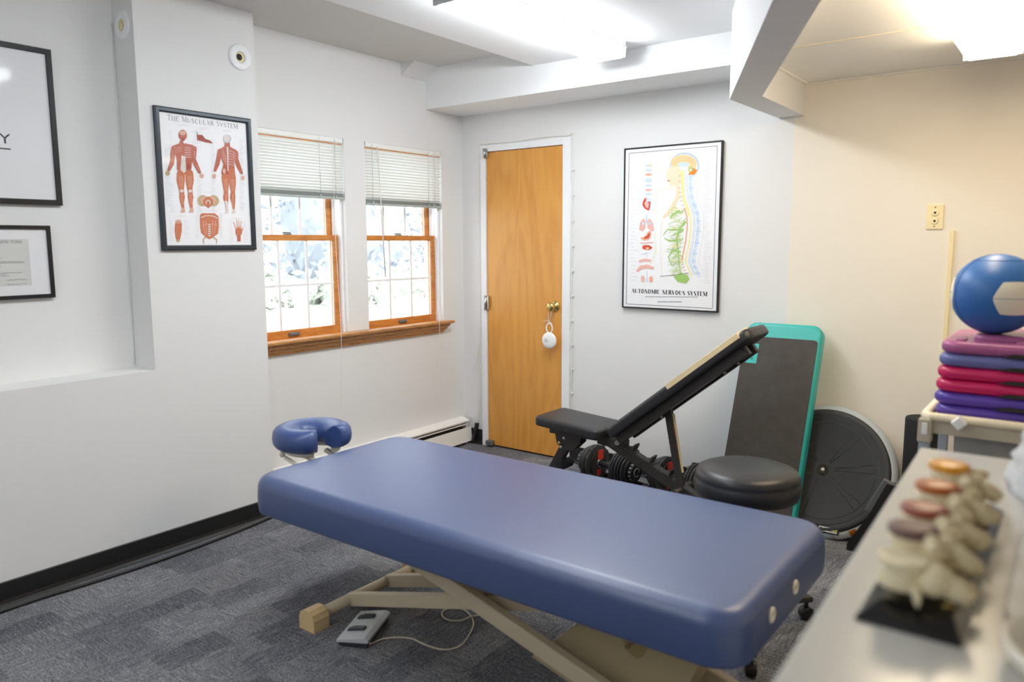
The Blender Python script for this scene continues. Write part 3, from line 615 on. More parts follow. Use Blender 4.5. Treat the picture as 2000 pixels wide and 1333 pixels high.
pq.line([(500, 1150), (478, 1170), (485, 1205)], 12, 'm_tan', 6); pq.line([(560, 1150), (590, 1170), (585, 1205)], 12, 'm_tan', 6)
pq.limb([(280, 1040, 27), (277, 1100, 28), (275, 1150, 20), (275, 1172, 14)], mo); pq.ell(275, 1180, 16, 10, 'm_tan')
for k in range(5): pq.line([(262+k*9, 1035), (258+k*10, 1000+abs(k-2)*3)], 6, 'm_lite')
pq.limb([(770, 1090, 28), (768, 1115, 26)], mo); pq.line([(770, 1130), (770, 1185)], 28, mr, 26)
for a, b in (((748, 1080), (725, 1020)), ((760, 1075), (750, 1000)), ((775, 1075), (768, 1003)), ((785, 1080), (790, 1010)), ((795, 1110), (805, 1060))): pq.line([a, b], 8, 'm_lite', 4)
for bx, ys in (((205, 245), range(1015, 1190, 16)), ((318, 370), range(1010, 1170, 16)), ((420, 450), range(960, 1160, 14)), ((612, 640), range(960, 1160, 10)), ((690, 722), range(1010, 1190, 16)), ((800, 845), range(1010, 1190, 16))):
    for y in ys: pq.greek(*bx, (y,), 'ink_faint', lo=0.5)
pq.greek(450, 600, (930,), 'ink_pinkish', lo=.9); pq.greek(225, 350, (975,), 'ink_pinkish', lo=.9); pq.greek(700, 810, (990,), 'ink_pinkish', lo=.9); pq.greek(480, 560, (775,), 'ink_pinkish', lo=.9)
pq.build('artwork', sh)
s = MB(); s.box((0.0085, fw_*0.9, fw_*0.9), (0.0095, W_-fw_*0.9, H_-fw_*0.9)); s.build('glass_front', 'frame_glass', P)

# ---------------------------------------------------------------- framed chart: nerves (back wall)
px0, px1, pz0, pz1 = 1.261, 1.855, 1.017, 1.9456
P = thing('framed_poster', 'tall nerve chart in a thin black frame right of the door', 'poster', (px0, 0, pz0))
W_, H_ = px1-px0, pz1-pz0; fw_ = 0.008
s = MB(); framerings(s, W_, H_, [(0, 0), (0, 0.022), (0.002, 0.024), (fw_-0.002, 0.024), (fw_, 0.0195), (fw_, 0)], lambda u, v, n: (u, -n, v)); s.build('frame', 'black_frame', P)
s = MB(); s.box((fw_*0.8, -0.017, fw_*0.8), (W_-fw_*0.8, -0.002, H_-fw_*0.8)); sh = s.build('print', 'paper', P)
pq = Print([(74, 118), (770, 62), (740, 1290), (64, 1258)], W_-2*fw_, H_-2*fw_, lambda u, v, n: (fw_+u, -0.017-n, fw_+v),
           ['n_peach', 'n_skin', 'n_ring', 'n_blue', 'n_paleblue', 'n_orange', 'n_green', 'n_pgreen', 'n_yellow', 'n_coral', 'n_red', 'n_pink', 'ink_grey', 'ink_faint', 'ink_black', 'ink_line', 'paper'])
for a, b in (((99, 143), (740, 92)), ((740, 92), (713, 1272)), ((713, 1272), (84, 1241)), ((84, 1241), (99, 143))): pq.line([a, b], 3.5, 'ink_line')
pq.text('AUTONOMIC NERVOUS SYSTEM', (122, 1160), (672, 1183), 30, 'ink_black', 0.24, 0.05)
pq.greek(180, 610, (1186,), 'ink_grey', 5, lo=0.98); pq.greek(290, 490, (1222,), 'ink_grey', 6, lo=0.98)
# back outline, head
pq.ell(503, 235, 108, 98, 'n_ring'); pq.ell(500, 240, 100, 88, 'n_paleblue'); 
pq.ell(497, 222, 96, 66, 'n_peach', 3)
pq.poly([(375, 260), (430, 235), (500, 250), (500, 330), (470, 370), (440, 385), (400, 380), (385, 360), (378, 345), (382, 330), (366, 312), (380, 285)], 'n_skin')
pq.ell(388, 343, 9, 4, 'n_red'); pq.poly([(440, 385), (470, 370), (470, 470), (420, 560), (360, 620), (345, 610), (400, 540), (440, 460)], 'n_skin')
for r_, a0 in ((0.95, 0), (0.72, 12), (0.5, 25)):
    pq.line([(497+96*r_*math.cos(R(t)), 228-64*r_*math.sin(R(t))) for t in range(10+a0, 172-a0, 12)], 2, 'n_coral')
for t in range(15, 170, 14): pq.line([(497+50*math.cos(R(t)), 228-36*math.sin(R(t))), (497+86*math.cos(R(t+5)), 228-58*math.sin(R(t+5)))], 1.6, 'n_coral')
pq.ell(497, 228, 42, 20, 'n_blue'); pq.poly([(530, 300), (560, 250), (596, 265), (580, 295), (545, 320)], 'n_orange'); pq.ell(548, 262, 15, 18, 'n_green'); pq.ell(548, 264, 7, 9, 'paper')
pq.poly([(470, 240), (528, 240), (530, 320), (515, 345), (498, 320)], 'n_paleblue'); pq.ell(488, 290, 16, 22, 'n_yellow')
spine = [(508, 300), (510, 400), (516, 470), (545, 540), (562, 600), (566, 680), (556, 780), (538, 870), (528, 930), (548, 980), (572, 1030)]
sp = lambda dx: [(x+dx, y) for x, y in spine]
pq.line(sp(42), 34, 'n_paleblue', 26); pq.line([(x, y) for x, y in sp(38)], 14, 'n_blue', 10)
for i in range(24):
    t = i/23*(len(spine)-1.001); k = int(t); u = t-k; x = spine[k][0]*(1-u)+spine[k+1][0]*u; y = spine[k][1]*(1-u)+spine[k+1][1]*u
    pq.poly([(x+24, y), (x+62, y+6), (x+60, y+16), (x+26, y+14)], 'n_paleblue' if i % 2 else 'n_blue'); pq.ell(x-12, y+6, 5, 5, 'n_yellow'); pq.ell(x-40, y+8, 5, 6, 'n_coral')
pq.line(sp(12), 10, 'n_paleblue'); pq.line(sp(18), 2.5, 'n_ring'); pq.line(sp(4), 2.0, 'ink_faint'); pq.line(sp(-14), 9, 'n_yellow'); pq.line([(x-40, y) for x, y in spine[3:9]], 10, 'n_coral'); pq.line([(x-24, y) for x, y in spine[:5]], 10, 'n_yellow')
pq.line(sp(80), 1.6, 'ink_faint')
rg = random.Random(11)
for i in range(150):
    x = rg.uniform(430, 515); y = rg.uniform(520, 1010); 
    pts = [(x, y)]; 
    for _ in range(5): pts.append((pts[-1][0]-rg.uniform(3, 16), pts[-1][1]+rg.uniform(-12, 16)))
    pq.line(pts, rg.uniform(1.5, 4), rg.choice(['n_green', 'n_pgreen', 'n_green', 'n_yellow']))
for pts in ([(516, 640), (470, 690), (450, 760), (460, 860), (470, 960), (480, 1010)], [(500, 700), (440, 700), (380, 700), (352, 740)], [(480, 860), (420, 850), (390, 900), (420, 970)], [(470, 560), (420, 590), (400, 620)], [(450, 780), (390, 780), (360, 760)]): pq.line(pts, 14, 'n_green', 5)
pq.poly([(430, 1045), (480, 1010), (530, 1030), (545, 1060), (520, 1090), (460, 1080)], 'n_green'); pq.line([(330, 1040), (430, 1030), (540, 1015)], 3, 'ink_line')
pq.line([(350, 610), (335, 700), (332, 850), (345, 1040)], 2.5, 'n_skin'); pq.line([(300, 440), (300, 640)], 1.6, 'n_yellow'); pq.line([(300, 240), (380, 260)], 2, 'n_yellow'); pq.line([(305, 290), (350, 380), (440, 400)], 2, 'n_yellow'); pq.line([(300, 420), (360, 400), (430, 400)], 2, 'n_yellow')
pq.line([(280, 560), (400, 550)], 1.5, 'n_pgreen'); pq.line([(345, 870), (420, 820)], 2, 'n_yellow'); pq.line([(290, 720), (300, 860), (260, 950)], 3, 'n_yellow')
for y, c2 in ((232, 'n_blue'), (264, 'n_blue'), (298, 'n_coral'), (338, 'n_blue'), (378, 'n_blue'), (410, 'n_pink'), (440, 'n_blue')): pq.ell(242, y, 26, 9 if y != 338 else 15, c2)
pq.ell(255, 232, 12, 7, 'n_peach')
pq.poly([(200, 500), (215, 470), (245, 470), (258, 500), (255, 535), (245, 562), (215, 545), (200, 525)], 'n_red'); pq.poly([(212, 505), (228, 490), (246, 510), (242, 545), (222, 535)], 'n_pink'); pq.ell(240, 484, 16, 14, 'n_blue')
pq.poly([(175, 700), (182, 650), (210, 615), (222, 640), (220, 690), (200, 712)], 'n_pink'); pq.poly([(235, 640), (250, 615), (275, 650), (285, 705), (262, 712), (240, 690)], 'n_pink'); pq.line([(229, 590), (229, 650)], 8, 'n_blue'); pq.ell(205, 655, 12, 10, 'n_blue'); pq.ell(256, 655, 12, 10, 'n_blue')
for pts in ([(182, 700), (186, 652), (210, 620), (220, 640), (218, 690)], [(240, 690), (236, 645), (250, 620), (276, 655), (282, 700)]): pq.line(pts, 2.5, 'n_coral')
pq.limb([(250, 725, 14), (240, 752, 20), (215, 765, 14), (195, 762, 7)], 'n_coral'); pq.limb([(252, 730, 6), (240, 752, 10), (218, 762, 6)], 'n_red'); pq.line([(185, 798), (280, 792)], 7, 'n_pink')
pq.limb([(215, 828, 16), (245, 830, 18), (262, 830, 10)], 'n_red'); pq.ell(238, 836, 12, 8, 'n_peach'); pq.line([(200, 880), (250, 868)], 5, 'n_blue'); pq.line([(232, 870), (232, 900)], 4, 'n_blue')
pq.limb([(180, 930, 8), (215, 920, 10), (255, 925, 9)], 'n_pink'); pq.limb([(165, 1000, 9), (190, 975, 14), (235, 968, 15), (280, 980, 9)], 'n_pink'); pq.line([(165, 1000), (190, 978), (235, 968), (280, 980)], 4, 'n_coral')
pq.ell(205, 1058, 14, 24, 'n_pink'); pq.ell(264, 1060, 14, 22, 'n_coral'); pq.line([(235, 1000), (235, 1080)], 5, 'n_blue')
for y in range(190, 1090, 16): pq.greek(640, 705, (y,), 'ink_faint', 2, lo=0.4)
for y in range(230, 1090, 27): pq.greek(110, 165, (y,), 'ink_faint', 2, lo=0.4)
pq.build('artwork', sh)
s = MB(); s.box((fw_*0.9, -0.0195, fw_*0.9), (W_-fw_*0.9, -0.0188, H_-fw_*0.9)); s.build('glass_front', 'frame_glass', P)

# ---------------------------------------------------------------- black frames in the niche
def font(txt, size, m, parent, loc, rot, name='lettering', ext=0.0006, sx=1.0):
    cu = bpy.data.curves.new(name, 'FONT'); cu.body = txt; cu.size = size; cu.extrude = ext
    o = bpy.data.objects.new(name, cu); C.objects.link(o); dg = bpy.context.evaluated_depsgraph_get(); me = bpy.data.meshes.new_from_object(o.evaluated_get(dg)); bpy.data.objects.remove(o)
    me.materials.clear(); me.materials.append(MATS[m]); q = bpy.data.objects.new(name, me); C.objects.link(q); q.parent = parent; q.location = loc; q.rotation_euler = rot; q.scale = (sx, 1, 1); return q
RL = (PI/2, 0, PI/2)   # readable on a wall facing +x
def niche_frame(label, y0, y1, z0, z1, fw):
    P = thing('picture_frame', label, 'picture frame', (0, y0, z0)); W, H = y1-y0, z1-z0
    s = MB(); framerings(s, W, H, [(0, 0), (0, 0.02), (0.0015, 0.022), (fw-0.0015, 0.022), (fw, 0.02), (fw, 0)], lambda u, v, n: (n, u, v)); s.build('frame', 'black_frame', P)
    s = MB(); s.box((0.012, fw*.8, fw*.8), (0.014, W-fw*.8, H-fw*.8)); sh = s.build('mat_sheet', 'mat_board', P)
    s = MB(); s.box((0.017, fw*.9, fw*.9), (0.018, W-fw*.9, H-fw*.9)); s.build('glass_front', 'frame_glass', P)
    return P, sh, W, H
P, sh, W, H = niche_frame('large black framed sign ending in PY, upper picture in the niche', -3.50, -2.590, 1.565, 2.192, 0.022)
font('PY', 0.055, 'ink_black', sh, (0.0142, W-0.25, 0.235), RL, ext=0.0004, sx=1.25)
s = MB(); s.box((0.0141, W-0.5, 0.212), (0.0146, W-0.176, 0.217)); s.build('underline', 'ink_black', sh)
P, sh, W, H = niche_frame('small black framed certificate, lower picture in the niche', -3.10, -2.646, 1.184, 1.481, 0.016)
s = MB(); s.box((0.0141, 0.07, 0.055), (0.0146, W-0.085, H-0.055)); ce = s.build('certificate', 'parchment', sh)
font('STATE OF NEW YORK', 0.017, 'ink_grey', ce, (0.0147, W-0.275, H-0.072), RL, ext=0.0002)
pq = Print([(-400, 330), (500, 330), (500, 1010), (-400, 1010)], W-0.155, H-0.11, lambda u, v, n: (0.0146+n, 0.07+u, 0.055+v), ['ink_grey', 'ink_faint', 'ink_line', 'parchment'])
for y, a, b in ((400, -200, 175), (550, -200, 100), (600, -300, 200), (655, -350, 440), (672, -350, 450), (718, -250, 185), (778, -200, 165), (815, -380, 410), (836, -380, 240), (860, -380, 265)): pq.greek(a, b, (y,), 'ink_grey', 6, lo=0.97)
pq.ell(30, 985, 62, 52, 'ink_grey'); pq.ell(30, 985, 46, 38, 'parchment'); pq.ell(30, 985, 20, 18, 'ink_grey'); pq.ell(0, 480, 38, 34, 'ink_grey'); 
rg = random.Random(5)
for y0_ in (920, 985): pq.line([(225+i*9, y0_+rg.uniform(-12, 12)) for i in range(25)], 3, 'ink_line')
pq.build('printing', ce)

# ---------------------------------------------------------------- telephone plate, cable duct, cables round the door
P = thing('telephone_plate', 'ivory double telephone wall plate on the cream wall', 'wall plate', (2.885, 0, 1.515))
s = MB(); s.box((-0.035, -0.007, -0.057), (0.035, 0, 0.057), 0.003); s.build('plate', 'ivory', P)
for zz in (0.019, -0.019):
    s = MB(); at_y([(0.016, 0.0), (0.016, 0.002), (0.012, 0.003), (0.001, 0.003)], 0, zz, -0.0068, s); s.build('socket', 'ivory', P)
    s = MB(); s.prism([(-0.0055, zz+0.005), (0.0055, zz+0.005), (0.0055, zz+0.001), (0.003, zz-0.002), (0.002, zz-0.006), (-0.002, zz-0.006), (-0.003, zz-0.002), (-0.0055, zz+0.001)], 0.0006, axis='y', base=-0.0105); s.build('jack', 'dark_gap', P)
for zz in (0.044, -0.044):
    s = MB(); at_y([(0.0035, 0.0), (0.003, 0.0015), (0.0005, 0.0015)], 0, zz, -0.0068, s, 12); s.build('screw', 'steel_grey', P)
s = MB(); s.box((2.951, -0.012, 0.0), (2.969, 0, 1.452), 0.002); tag(s.build('cable_duct', 'ivory'), 'thin ivory cable duct running up the cream wall', 'cable duct')
s = MB()
s.tube(bez([(0.128, -0.012, 0.15), (0.152, -0.01, 0.25), (0.163, -0.008, 0.469), (0.142, -0.008, 0.60), (0.150, -0.008, 0.70), (0.163, -0.006, 1.1), (0.162, -0.006, 1.6), (0.168, -0.006, 2.03), (0.185, -0.006, 2.056), (0.45, -0.006, 2.052), (0.66, -0.006, 2.06), (0.86, -0.006, 2.055), (0.897, -0.006, 2.03), (0.901, -0.006, 1.6), (0.897, -0.006, 1.13), (0.902, -0.006, 0.7), (0.897, -0.006, 0.3), (0.905, -0.01, 0.11)], 5), 0.0032, 6)
cbl = tag(s.build('cable', 'cord_white'), 'white cable tacked around the white door frame', 'cable')
s = MB(); s.tube(bez([(0.124, -0.012, 0.13), (0.146, -0.018, 0.26), (0.156, -0.014, 0.45), (0.130, -0.014, 0.58), (0.150, -0.012, 0.70), (0.158, -0.012, 0.72)], 6), 0.003, 6); s.build('cable_slack', 'cord_white', cbl)
for z in [0.45+0.155*k for k in range(10)]:
    s = MB(); s.box((0.893, -0.011, z-0.004), (0.911, 0, z+0.004), 0.001); s.build('cable_clip', 'cord_white', cbl)
s = MB(); s.beam((0.102, -0.03, 0.02), (0.125, -0.014, 0.15), 0.026, 0.022, up=(1, 0, 0), bev=0.004); tag(s.build('power_plug', 'black_rubber'), 'black plug housing at the end of the door cable beside the heater', 'plug')

# ---------------------------------------------------------------- baseboard heater
Hh = thing('baseboard_heater', 'low white baseboard heater under the windows with loose front', 'heater', (0, 0, 0))
ye, ys = -0.03, -1.70
s = MB(); s.box((0.001, ys, 0.015), (0.006, ye-0.01, 0.185)); s.prism([(0.0, 0.186), (0.0, 0.18), (0.066, 0.163), (0.068, 0.156), (0.070, 0.163), (0.068, 0.168)], ye-ys, axis='y', base=ys); s.build('back_cover', 'heater_white', Hh)
s = MB(); s.prism([(0.078, 0.02), (0.083, 0.02), (0.073, 0.118), (0.068, 0.118)], ye+0.012-ys, axis='y', base=ys); s.build('front_panel', 'heater_white', Hh)
s = MB(); s.box((0.058, ys, 0.138), (0.064, ye-0.015, 0.145)); s.build('damper', 'heater_white', Hh)
s = MB(); s.box((0.008, ys+0.02, 0.03), (0.05, ye-0.05, 0.125)); s.build('fin_element', 'dark_gap', Hh)
for y in (-0.05, -0.6, -1.1, -1.6):
    s = MB(); s.box((0.006, y-0.004, 0.0), (0.062, y+0.004, 0.16)); s.build('bracket', 'heater_white', Hh)

# ---------------------------------------------------------------- cable along the left baseboard
pts = [(0.25, -6.0, 0.008), (0.25, -4.2, 0.008), (0.232, -3.0, 0.008), (0.247, -2.75, 0.008), (0.262, -2.5, 0.008), (0.258, -2.25, 0.008), (0.238, -2.0, 0.008), (0.215, -1.83, 0.008), (0.195, -1.745, 0.008), (0.15, -1.69, 0.008), (0.09, -1.675, 0.008)]
s = MB(); s.tube(bez(pts, 6), 0.0075, 8); tag(s.build('floor_cable', 'black_rubber'), 'black cable lying along the black baseboard of the left wall', 'cable')
s = MB(); s.tube(bez([(x-0.0155 if x > 0.2 else x-0.015, y-0.012, 0.006) for x, y, z in pts], 6), 0.0055, 8); tag(s.build('floor_cable', 'steel_grey'), 'thin grey cable squeezed between black cable and baseboard', 'cable')

# ---------------------------------------------------------------- massage table
TX0, TX1, TY0, TY1, TZ0, TZ1 = 1.085, 2.915, -2.49, -1.725, 0.436, 0.574
MT = thing('massage_table', 'blue vinyl massage table on a beige scissor frame', 'massage table', (0, 0, 0))
s = MB(); s.pad(TX0, TY0, TX1, TY1, TZ0, TZ1, 0.095, 0.045, 0.012, n=10, m=8, dome=0.004, belly=0.002); cu = s.build('cushion', 'vinyl_blue', MT)
for yy in (-2.235, -2.115+0.12):
    pass
for yy in (-2.285, -2.10):
    s = MB(); n = 24
    s.rings([[(TX1+h, yy+a*math.cos(2*PI*k/n), 0.508+a*math.sin(2*PI*k/n)) for k in range(n)] for a, h in ((0.020, 0.001), (0.020, 0.005), (0.016, 0.008), (0.011, 0.007), (0.009, 0.003), (0.001, 0.003))]); gm = s.build('grommet', 'beige_light', cu)
    s = MB(); s.cyl((TX1+0.0025, yy, 0.508), (TX1+0.0040, yy, 0.508), 0.0075, 16); s.build('screw', 'brass', gm)
s = MB(); s.box((TX0+0.10, TY0+0.10, 0.405), (TX1-0.10, TY1-0.10, TZ0+0.004)); s.build('deck', 'beige_panel', MT)
s = MB()
for yy in (-2.27, -1.93): s.box((TX0+0.14, yy-0.02, 0.375), (TX1-0.16, yy+0.02, 0.415), 0.003)
s.build('top_frame', 'beige_metal', MT)
for yy in (-2.20, -2.00):
    s = MB(); s.beam((1.29, yy, 0.045), (2.58, yy, 0.40), 0.03, 0.05, bev=0.004); s.build('leg', 'beige_metal', MT)
for yy in (-2.265, -1.935):
    s = MB(); s.beam((1.45, yy, 0.402), (2.79, yy, 0.035), 0.034, 0.055, bev=0.004); s.build('leg', 'beige_metal', MT)
s = MB(); s.cyl((1.95, -2.28, 0.268), (1.95, -1.92, 0.268), 0.014, 14); s.build('pivot_rod', 'beige_metal', MT)
s = MB(); s.cyl((2.80, -2.32, 0.04), (2.80, -1.90, 0.04), 0.021, 18); s.build('foot_tube', 'beige_metal', MT)
s = MB()
s.cyl((1.29, -2.34, 0.045), (1.29, -1.86, 0.045), 0.021, 18); s.build('foot_tube', 'beige_metal', MT)
for xx, a, b in ((1.285, -2.405, -2.335), (1.285, -1.875, -1.805), (2.80, -2.39, -2.32), (2.80, -1.97, -1.90)):
    if True:
        s = MB(); pr = [(xx-0.042, 0), (xx+0.042, 0), (xx+0.042, 0.045), (xx+0.034, 0.066), (xx+0.014, 0.076), (xx-0.014, 0.076), (xx-0.034, 0.066), (xx-0.042, 0.045)]
        s.prism(pr, b-a, axis='y', base=a); s.build('foot_block', 'tan_rubber', MT)
s = MB(); s.prism([(2.40, 0.012), (2.13, 0.085), (2.30, 0.24), (2.46, 0.395), (2.76, 0.395), (2.68, 0.22), (2.60, 0.012)], 0.16, axis='y', base=-2.18); cv = s.build('motor_cover', 'beige_panel', MT)
s = MB(); n = 30; lc = (2.500, 0.268)
s.prism([(lc[0]+(0.052+0.008*math.cos(3*t))*math.cos(t+0.6)*1.0, lc[1]+(0.052+0.008*math.cos(3*t))*math.sin(t+0.6)) for t in [2*PI*k/n for k in range(n)]], 0.001, axis='y', base=-2.1815); lg = s.build('logo', 'logo_tan', cv)
font('OAKWORKS', 0.021, 'logo_dark', lg, (2.474, -2.1822, 0.222), (PI/2, -R(48), 0), ext=0.0004)
s = MB(); s.prism([(2.49, 0.275), (2.515, 0.272), (2.52, 0.290), (2.50, 0.302), (2.485, 0.29)], 0.0006, axis='y', base=-2.182); s.build('emblem', 'logo_dark', lg)

# face cradle
FC = thing('face_cradle', 'blue horseshoe face cushion at the far end of the massage table', 'face cradle', (0.90, -2.045, 0.035), (0, 0, R(-6)))
s = MB(); rings = []; a0 = R(24)
nr = 30
for i in range(nr+1):
    t = a0+(2*PI-2*a0)*i/nr; e = min(i, nr-i)/nr; sc = min(1, 0.62+e*9) ; sc = min(sc, 1.0)
    cx, cy = 0.100*math.cos(t)*1.02, 0.100*math.sin(t)*1.02; ring = []
    for k in range(16):
        q = 2*PI*k/16; rr = 0.062*sc; hh = 0.050*(0.8+0.2*sc)
        u = math.copysign(abs(math.cos(q))**0.75, math.cos(q))*rr; v = math.copysign(abs(math.sin(q))**0.75, math.sin(q))*hh
        ring.append((cx+math.cos(t)*u, cy+math.sin(t)*u, 0.565+v-0.010*(1 if u < 0 and v > 0 else 0)))
    rings.append(ring)
s.rings(rings); s.build('cushion', 'vinyl_cradle', FC)
s = MB(); pl = [(0.10*math.cos(t), 0.10*math.sin(t), 0.512) for t in [R(30)+(2*PI-R(60))*k/20 for k in range(21)]]; s.tube(pl, 0.018, 8); s.beam((-0.02, -0.05, 0.495), (0.26, 0.02, 0.41), 0.02, 0.014); s.beam((0.02, 0.05, 0.495), (0.24, 0.10, 0.41), 0.02, 0.014); s.build('frame', 'beige_light', FC)
s = MB(); s.beam((-0.02, -0.12, 0.49), (0.12, -0.135, 0.478), 0.014, 0.012); s.ball((-0.05, -0.115, 0.497), 0.013, 8); s.build('lever', 'beige_light', FC)

# foot pedal
FP = thing('foot_pedal', 'grey two-button foot control on the carpet with curly cord', 'foot control', (1.466, -2.292, 0.0), (0, 0, R(25)))
# long axis along local y
s = MB(); s.prism([(-0.052, 0.004), (0.056, 0.004), (0.052, 0.026), (-0.052, 0.020)], 0.205, axis='y', base=-0.1025); s.build('base', 'pedal_dark', FP)
s = MB(); s.prism([(-0.058, 0.018), (0.060, 0.024), (0.060, 0.034), (0.045, 0.040), (-0.058, 0.026)], 0.215, axis='y', base=-0.1075); s.build('cover', 'pedal_grey', FP)
for yy in (-0.035, 0.055):
    s = MB(); s.prism([(-0.045, 0.027), (0.022, 0.036), (0.018, 0.044), (-0.02, 0.040), (-0.045, 0.031)], 0.022, axis='y', base=yy-0.011); s.build('pedal', 'pedal_dark', FP)
cp = [(1.548, -2.35), (1.55, -2.323), (1.559, -2.282), (1.598, -2.244), (1.643, -2.224), (1.705, -2.226), (1.769, -2.217), (1.801, -2.189), (1.808, -2.142), (1.776, -2.059), (1.745, -2.007), (1.694, -1.967), (1.643, -1.949), (1.603, -1.963), (1.591, -2.002), (1.615, -2.035), (1.655, -2.045), (1.694, -2.02), (1.712, -1.983), (1.722, -1.946)]
inv = (Matrix.Translation((1.466, -2.292, 0)) @ Matrix.Rotation(R(25), 4, 'Z')).inverted()
s = MB(); s.tube([inv @ v for v in bez([(x, y, 0.005 + (0.006 if i == 18 else 0)) for i, (x, y) in enumerate(cp)]+[(1.78, -1.93, 0.05), (1.86, -1.935, 0.20)], 5)], 0.0028, 6); s.build('cord', 'cord_cream', FP)
s = MB(); s.cyl(inv @ Vector((1.52, -2.36, 0.012)), inv @ Vector((1.553, -2.34, 0.008)), 0.006, 10); s.build('strain_relief', 'cord_cream', FP)

# ---------------------------------------------------------------- weight bench
WB = thing('weight_bench', 'black adjustable weight bench with raised backrest and tape strip', 'weight bench', (0, 0, 0))
s = MB(); s.M = Matrix.Translation((1.335, -0.605, 0.435)) @ Matrix.Rotation(R(4), 4, 'Y'); s.pad(-0.21, -0.145, 0.20, 0.145, -0.028, 0.024, 0.035, 0.016, 0.012, n=6, m=4, dome=0.002); s.build('seat', 'black_vinyl', WB)
ba = math.atan2(0.595, 0.74); BO = Vector((1.585, -0.605, 0.405)); L = 0.925
BM = Matrix.Translation(BO) @ Matrix.Rotation(-ba, 4, 'Y')
s = MB(); s.M = BM; s.pad(0.0, -0.14, L, 0.14, 0.0, 0.055, 0.05, 0.02, 0.014, n=6, m=5, dome=0.002); bk = s.build('backrest', 'black_vinyl', WB)
s = MB(); s.M = BM; s.box((0.44, -0.1425, 0.030), (L-0.045, -0.1375, 0.056), 0.002); s.beam((L-0.048, -0.139, 0.043), (L-0.006, -0.10, 0.043), 0.005, 0.026, bev=0.001); s.build('tape_strip', 'stitch_cream', bk)
s = MB(); s.M = BM
for yy in (-0.075, 0.075): s.box((0.02, yy-0.018, -0.046), (L-0.09, yy+0.018, 0.001), 0.003)
s.box((L-0.16, -0.09, -0.04), (L-0.12, 0.09, -0.006), 0.003); s.box((L-0.10, -0.085, -0.05), (L-0.07, -0.06, -0.004), 0.003); s.build('back_rails', 'black_metal', WB)
for q in (0.30, 0.78, 0.70):
    s = MB(); s.M = BM; s.cyl((q, -0.08, -0.058), (q, -0.08, -0.044), 0.007, 10); s.build('bolt', 'steel_grey', WB)
s = MB(); s.beam((1.46, -0.605, 0.395), (2.19, -0.605, 0.064), 0.05, 0.055, bev=0.004); sp_ = s.build('main_beam', 'black_metal', WB)
for xx in (1.76, 1.865, 1.66):
    z = 0.395-(xx-1.46)*0.454; s = MB(); s.M = Matrix.Translation((xx, -0.605, z+0.026)) @ Matrix.Rotation(R(24.4), 4, 'Y'); s.box((-0.03, -0.028, 0), (0.02, 0.028, 0.008)); s.box((-0.004, -0.026, 0.0), (0.006, 0.026, 0.045), 0.002); s.build('notch_hook', 'black_metal', sp_)
s = MB(); s.beam((1.15, -0.605, 0.372), (1.62, -0.605, 0.372), 0.05, 0.03, bev=0.004); s.beam((1.46, -0.605, 0.37), (1.62, -0.605, 0.355), 0.06, 0.05, bev=0.004); s.build('seat_rail', 'black_metal', WB)
s = MB(); 
for yy in (-0.635, -0.575): s.prism([(1.19, 0.38), (1.36, 0.38), (1.355, 0.33), (1.31, 0.285), (1.245, 0.275), (1.205, 0.31)], 0.005, axis='y', base=yy-0.0025)
s.build('seat_bracket', 'black_metal', WB)
for xx, zz, m in ((1.255, 0.345, 'chrome'), (1.225, 0.315, 'brass'), (1.235, 0.292, 'chrome')):
    s = MB(); at_y([(0.010, 0), (0.010, 0.006), (0.006, 0.009), (0.001, 0.009)], xx, zz, -0.637, s, 12); s.build('bolt', m, WB)
s = MB(); s.cyl((1.59, -0.66, 0.375), (1.59, -0.55, 0.375), 0.013, 14); s.build('pivot_bolt', 'chrome', WB)
s = MB(); s.beam((1.26, -0.605, 0.32), (1.10, -0.605, 0.03), 0.05, 0.05, up=(0, 1, 0), bev=0.004); s.box((1.08, -0.78, 0.0), (1.12, -0.43, 0.045), 0.005); s.build('front_leg', 'black_metal', WB)
s = MB(); s.cyl((1.235, -0.665, 0.19), (1.235, -0.545, 0.19), 0.028, 18, bev=0.006); s.build('roller_pad', 'foam_black', WB)
s = MB(); s.box((2.17, -0.76, 0.0), (2.22, -0.515, 0.05), 0.005); s.beam((1.98, -0.605, 0.16), (2.19, -0.605, 0.06), 0.036, 0.036, bev=0.003); s.build('rear_foot', 'black_metal', WB)
s = MB()
s.beam((1.852, -0.62, 0.60), (1.937, -0.62, 0.175), 0.036, 0.030, up=(0, 1, 0), bev=0.003)
s.cyl((1.935, -0.70, 0.185), (1.935, -0.51, 0.185), 0.015, 14); pr_ = s.build('support_prop', 'black_metal', WB)
s = MB(); s.beam((1.8785, -0.62, 0.56), (1.9345, -0.62, 0.27), 0.026, 0.002, up=(0, 1, 0)); lb = s.build('angle_label', 'stitch_cream', pr_)
for t in (0.22, 0.34, 0.52, 0.74):
    s = MB(); s.box((1.8788+0.056*t, -0.632, 0.56-0.29*t-0.002), (1.8805+0.056*t, -0.608, 0.56-0.29*t+0.002)); s.build('scale_mark', 'red_mark', lb)

